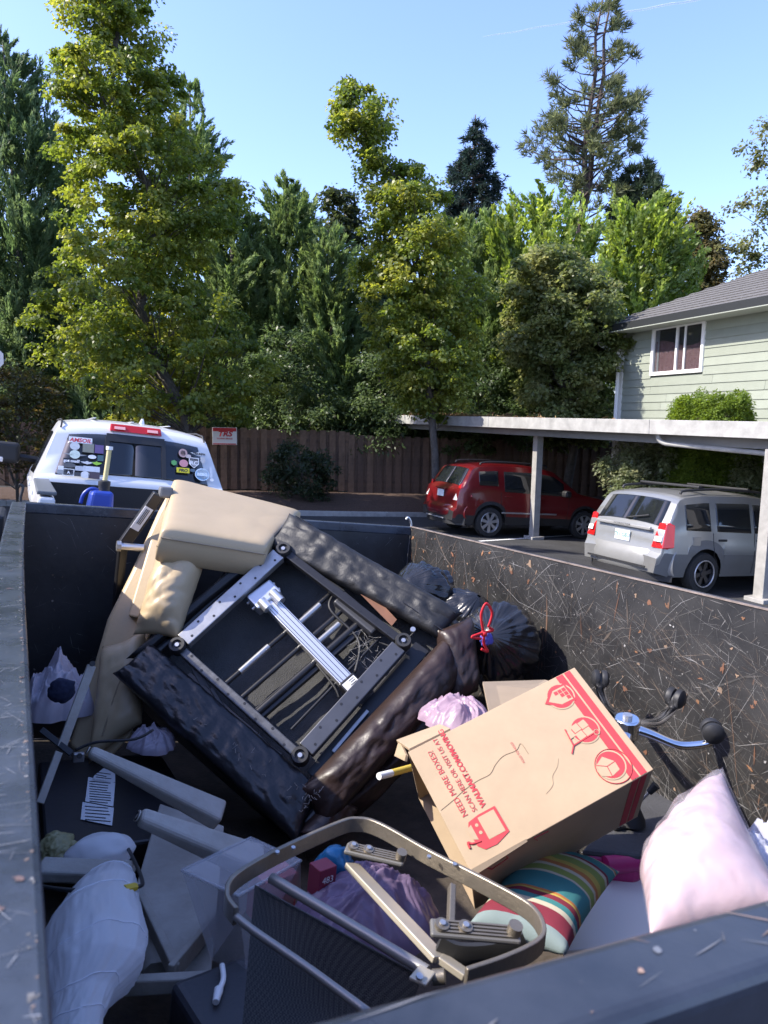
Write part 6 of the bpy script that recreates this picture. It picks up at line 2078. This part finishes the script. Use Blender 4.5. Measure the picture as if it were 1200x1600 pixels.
for q in ((433, 1333), (458, 1326), (710, 1352), (670, 1340)):
    MB(T).disc(tp(*q, 'w', pw + .016), (0, -.2, 1), .0045, .004, 8).build('rivet', m_bolt, pat)

# ---------------------------------------------------------------- translucent storage bin
m_bin = mat('frosted_plastic', (.56, .57, .60), .3, alpha=.34, spec=.5)
sbin = thing('storage_bin', T(tp(350, 1450, 'w', -1.1)), 'frosted translucent plastic storage bin left of patio chair', 'storage bin')
Q = lambda x, y, w: tp(x, y, 'w', w)
b0, b1, b2, b3 = Q(284, 1360, -.98), Q(392, 1309, -1.0), Q(470, 1345, -1.0), Q(372, 1400, -.96)
dnb = [Q(330, 1500, -1.15), Q(400, 1400, -1.3), Q(470, 1440, -1.3), Q(385, 1522, -1.12)]
for i in range(4):
    j = (i + 1) % 4
    MB(T).add([(b0, b1, b2, b3)[i], (b0, b1, b2, b3)[j], dnb[j], dnb[i]], [(0, 1, 2, 3)]).build('wall', m_bin, sbin)
MB(T).add([b0, b1, b2, b3], [(0, 1, 2, 3)]).build('lid', m_bin, sbin)
MB(T).tube([b0, b1, b2, b3, b0], .004, 6).build('rim', m_bin, sbin, smooth=180)
# small printed cartons
def carton(label, cx, cy, w, d, m, txt=None, tc=None, group='small printed cartons'):
    c = tp(cx, cy, 'w', w)
    r = thing('carton', T(c + V((0, 0, -d[2] / 2))), label, 'box', group)
    X = Matrix.Rotation(.25, 3, 'Z')
    MB(T).box(c, d, X).build('carton_body', m, r, bevel=.002)
    if txt:
        text(txt, lambda p: T(c + X @ V((p[0], -d[1] / 2 - .001, p[1]))), d[2] * .32, tc, r, align='CENTER')
    return r
carton('red carton marked 483 under the patio chair', 503, 1372, -.98, (.05, .045, .07), mat('red_carton', (.20, .02, .045), .5), '483', m_white)
carton('dark red carton inside frosted storage bin', 425, 1395, -1.12, (.10, .08, .12), mat('pale_red_carton', (.42, .08, .09), .6))
c_ = tp(522, 1352, 'w', -1.0)
mb = crumple(c_, (.05, .04, .05), .25, 2, 4, 2); mb.fr = T
tag(mb.build('snack_bag', mat('blue_foil', (.02, .16, .32), .3, metal=.2, bump=.4), None, smooth=180), 'blue foil snack bag next to the red carton', 'bag')

# ---------------------------------------------------------------- upturned grey resin table
m_resin = mat('grey_resin', (.24, .222, .19), .55, col2=(.36, .34, .305), scale=7, bump=.2, bscale=60, detail=9)
tab = thing('resin_table', T(tp(270, 1450, 'w', WF)), 'upturned grey plastic side table with tapered legs', 'table')
def rleg(tip, root, w0, w1):
    a, b = tip, root
    d = (b - a).normalized()
    o = MB(T).bar(a, b, w0, w0 * .8, up=(.2, -.5, 1), w2=w1, h2=w1 * .7).build('leg', m_resin, tab, bevel=.012, seg=3)
    e = MB(T).disc(a - d * .004, -d, w0 * .34, .003, 14).build('leg_foot', m_resin, o)
    MB(T).ring(a - d * .006, d, w0 * .22, .003, 14, 6).build('foot_ring', m_dsteel, e)
rleg(tp(140, 1174, 'w', -.92), tp(345, 1275, 'w', -1.12), .036, .085)
rleg(tp(218, 1276, 'w', -.90), tp(405, 1350, 'w', -1.06), .042, .085)
tq = [tp(x, y, 'w', w) for x, y, w in ((250, 1255, -1.22), (350, 1290, -1.2), (330, 1520, -1.2), (272, 1518, -1.22), (212, 1385, -1.24))]
MB(T).add([p + V((0, 0, 0)) for p in tq] + [p + V((0, 0, -.02)) for p in tq], [(0, 1, 2, 3, 4), (9, 8, 7, 6, 5)] + [(i, i + 5, (i + 1) % 5 + 5, (i + 1) % 5) for i in range(5)]).build('table_top', m_resin, tab, bevel=.004)
MB(T).bar(tp(160, 1542, 'w', -1.15), tp(345, 1532, 'w', -1.15), .026, .035).build('apron', m_resin, tab, bevel=.004)
MB(T).bar(tp(212, 1390, 'w', -1.19), tp(274, 1520, 'w', -1.17), .02, .04).build('apron', m_resin, tab, bevel=.004)
MB(T).bar(tp(265, 1525, 'w', -1.17), tp(335, 1440, 'w', -1.18), .016, .05).build('rib', m_resin, tab, bevel=.003)
MB(T).bar(tp(60, 1358, 'w', -1.10), tp(208, 1364, 'w', -1.10), .075, .03, w2=.075).build('apron', m_resin, tab, bevel=.006)
MB(T).tube(smoothpath([tp(200, 1400, 'w', -1.24), tp(235, 1470, 'w', -1.24), tp(242, 1520, 'w', -1.25)], 4), .030, 8).build('leg', m_resin, tab, smooth=60)

# ---------------------------------------------------------------- white pop-up hamper bag
m_hamp = film('white_nylon', (.88, .88, .89), .5)
hrow = [(176, 1362, 8), (172, 1370, 34), (160, 1400, 56), (148, 1440, 72), (150, 1490, 80), (148, 1530, 74), (130, 1565, 46), (120, 1600, 41), (116, 1640, 40), (112, 1690, 42)]
hw_ = -1.04
mb = MB(T)
def ham(a, b):
    f = b * (len(hrow) - 1)
    i = min(int(f), len(hrow) - 2)
    t2 = f - i
    r0_, r1_ = hrow[i], hrow[i + 1]
    x, y, h = [r0_[k] * (1 - t2) + r1_[k] * t2 for k in range(3)]
    c = tp(x, y, 'w', hw_)
    R = (tp(x + h, y, 'w', hw_) - tp(x - h, y, 'w', hw_)).length / 2
    d = V((.10, -.99, 0))
    s_ = V((.99, .1, 0))
    ph = a * 2 * math.pi
    cr_ = 1 + .05 * abs(noise.noise(V((math.cos(ph) * 7, math.sin(ph) * 7, b * 2.2 + .5 * math.sin(ph))))) + .10 * noise.noise(V((math.cos(ph) * 1.6, math.sin(ph) * 1.6, b * 4))) + .05 * abs(noise.noise(V((math.cos(ph) * 5, math.sin(ph) * 5, b * 9)))) + .02 * abs(noise.noise(V((math.cos(ph) * 9, math.sin(ph) * 9, b * 20))))
    cr_ += .03 * ridge(V((math.cos(ph) * 2.2 + b, math.sin(ph) * 2.2, b * 5))) * min(1, b * 5) + .018 * ridge(V((math.cos(ph) * 6, math.sin(ph) * 6 + b * 3, b * 13)))
    return c + (s_ * math.cos(ph) + V((0, 0, 1)) * math.sin(ph) * .75) * R * cr_
mb.grid(110, 120, ham, True)
hamp = thing('laundry_hamper', T(tp(150, 1480, 'w', -1.15)), 'white nylon pop-up laundry hamper collapsed beside left wall', 'hamper')
mb.build('fabric', m_hamp, hamp, smooth=180)
random.seed(31)
for k in range(5):
    b_ = .16 + k * .16 + random.uniform(-.025, .025)
    MB(T).tube([ham(.02 + .46 * q / 16, b_ + .012 * math.sin(q * .5 + k)) + V((0, 0, .001)) for q in range(17)], .0011, 5).build('spiral_wire', mat('wire_white', (.82, .83, .88), .5) if k == 0 else bpy.data.materials['wire_white'], hamp, smooth=180)
c_ = tp(158, 1332, 'w', -1.14)
mb = crumple(c_, (.09, .06, .05), .12, 1.6, 4, 9); mb.fr = T
tag(mb.build('nylon_bundle', m_hamp, None, smooth=180), 'small white nylon bundle above the grey table rail', 'cloth')
c_ = tp(90, 1328, 'w', -1.2)
mb = crumple(c_, (.05, .05, .04), .35, 3.4, 5, 11); mb.fr = T
tag(mb.build('bubble_wrap', film('yellow_film', (.45, .42, .22)), None, smooth=180), 'crumpled yellowish film by the left wall', 'plastic film')

# ---------------------------------------------------------------- black flat panel with paper labels, chrome stand
tv = thing('flat_panel', T(tp(180, 1260, 'w', -1.3)), 'black flat panel with white paper labels lying in trailer', 'panel')
tvq = [tp(x, y, 'w', -1.25) for x, y in ((60, 1190), (250, 1175), (330, 1300), (70, 1335))]
MB(T).prism([(p.x, p.y) for p in tvq], lambda a, b: V((a, b, -1.25)), lambda a, b: V((a, b, -1.33))).build('casing', m_dsteel, tv, bevel=.01)
LBf = lambda x, y, o=.0: tp(x, y, 'w', -1.2475 + o)
for poly, ln in (([(147, 1212), (162, 1200), (180, 1208), (180, 1222), (143, 1222)], 3), ([(138, 1214), (180, 1223), (177, 1260), (133, 1252)], 9), ([(129, 1253), (178, 1262), (175, 1290), (126, 1280)], 5)):
    lb = MB(T).prism(poly, lambda x, y: LBf(x, y, .0015), lambda x, y: LBf(x, y, 0)).build('label', m_paper, tv)
    xs_ = [p[0] for p in poly]; ys_ = [p[1] for p in poly]
    random.seed(len(poly) + ln)
    for k in range(ln):
        yy_ = min(ys_) + 7 + (max(ys_) - min(ys_) - 11) * k / ln
        MB(T).bar(LBf(min(xs_) + 7, yy_ - .5, .003), LBf(max(xs_) - 5 - random.random() * 9, yy_ + 2.5, .003), .0035, .001).build('print_line', m_ink, lb)
stn = thing('chrome_stand', T(tp(100, 1170, 'w', -1.25)), 'chrome flat-bar stand leaning by cream armchair', 'stand')
MB(T).bar(tp(143, 1040, 'v', 2.75), tp(96, 1168, 'v', 2.62), .032, .010, up=(.3, -1, .3)).build('rail', m_resin, stn, bevel=.002)
MB(T).bar(tp(92, 1175, 'v', 2.6), tp(62, 1255, 'v', 2.5), .026, .010, up=(.3, -1, .3)).build('rail', m_resin, stn, bevel=.002)
MB(T).bar(tp(64, 1140, 'v', 2.66), tp(112, 1178, 'v', 2.6), .02, .014, up=(.3, -1, .3)).build('crossbar', m_dsteel, stn, bevel=.002)
MB(T).disc(tp(144, 1037, 'v', 2.73), (0, -1, .3), .010, .012, 12).build('bolt', m_blackp, stn)
MB(T).box(tp(123, 1183, 'v', 2.58), (.035, .02, .03)).build('bracket', m_steel, stn, bevel=.003)
MB(T).disc(tp(124, 1181, 'v', 2.56), (0, -1, .3), .009, .012, 12).build('bolt', m_blackp, stn)

# ---------------------------------------------------------------- cables
cb = thing('power_cable', T(tp(150, 1390, 'w', -.98)), 'black cable with yellow tag looped over the hamper', 'cable')
MB(T).tube(smoothpath([tp(*q, 'w', w) for q, w in (((60, 1385), -1.0), ((110, 1391), -.99), ((170, 1391), -.985), ((214, 1386), -1.0), ((222, 1375), -1.03), ((205, 1335), -1.10), ((190, 1310), -1.2))], 8), .0048, 8).build('cord', m_blackp, cb, smooth=180)
MB(T).tube([tp(193, 1390, 'w', -.983), tp(211, 1386, 'w', -.995)], .0095, 8).build('tag', mat('yellow_tag', (.50, .36, .03), .5), cb)
wc_ = thing('white_cable', T(tp(345, 1540, 'w', -1.15)), 'white cable end with plug hanging below storage bin', 'cable')
MB(T).tube(smoothpath([tp(*q, 'w', -1.10) for q in ((347, 1508), (349, 1530), (342, 1548))], 5), .006, 8).build('cord', m_white, wc_, smooth=180)
MB(T).tube([tp(342, 1546, 'w', -1.10), tp(337, 1566, 'w', -1.10)], [.010, .007], 8).build('plug', m_white, wc_, smooth=60)
c2 = thing('power_cable', T(tp(200, 1170, 'w', -1.2)), 'thin black cord running across cream armchair foot', 'cable')
MB(T).tube(smoothpath([tp(*q, 'v', v) for q, v in (((118, 1172), 2.56), ((150, 1160), 2.55), ((210, 1155), 2.5), ((240, 1140), 2.5))], 6), .005, 7).build('cord', m_blackp, c2, smooth=180)
# dark case at the very bottom
sc2 = tp(375, 1585, 'w', -1.12)
tag(MB(T).box(sc2 + V((0, 0, -.12)), (.18, .30, .26), Matrix.Rotation(.2, 3, 'Z')).build('suitcase', mat('dark_case', (.025, .026, .032), .5, bump=.2), None, bevel=.02, seg=3), 'dark grey hard case below the storage bin', 'case')

# ---------------------------------------------------------------- contrail high in the sky
ct0, ct1 = px(755, 58, 9000), px(1120, -6, 9000)
mc = bpy.data.materials.new('contrail')
mc.use_nodes = True
t = mc.node_tree
b = t.nodes['Principled BSDF']
b.inputs['Base Color'].default_value = (.9, .9, .9, 1)
b.inputs['Roughness'].default_value = 1
tc = t.nodes.new('ShaderNodeTexCoord')
nn_ = t.nodes.new('ShaderNodeTexNoise'); nn_.inputs['Scale'].default_value = .004; nn_.inputs['Detail'].default_value = 6
mr_ = t.nodes.new('ShaderNodeMapRange'); mr_.inputs['From Min'].default_value = .3; mr_.inputs['From Max'].default_value = .75; mr_.inputs['To Min'].default_value = .05; mr_.inputs['To Max'].default_value = .32
t.links.new(tc.outputs['Object'], nn_.inputs['Vector']); t.links.new(nn_.outputs['Fac'], mr_.inputs['Value']); t.links.new(mr_.outputs[0], b.inputs['Alpha'])
o = MB().tube([ct0.lerp(ct1, k / 20) + V((0, 0, 6 * math.sin(k * 1.7))) for k in range(21)], [5 + 9 * k / 20 for k in range(21)], 8).build('contrail', mc, None, smooth=180)
tag(o, 'thin white aircraft contrail crossing the sky near the pine', 'contrail', kind='stuff')
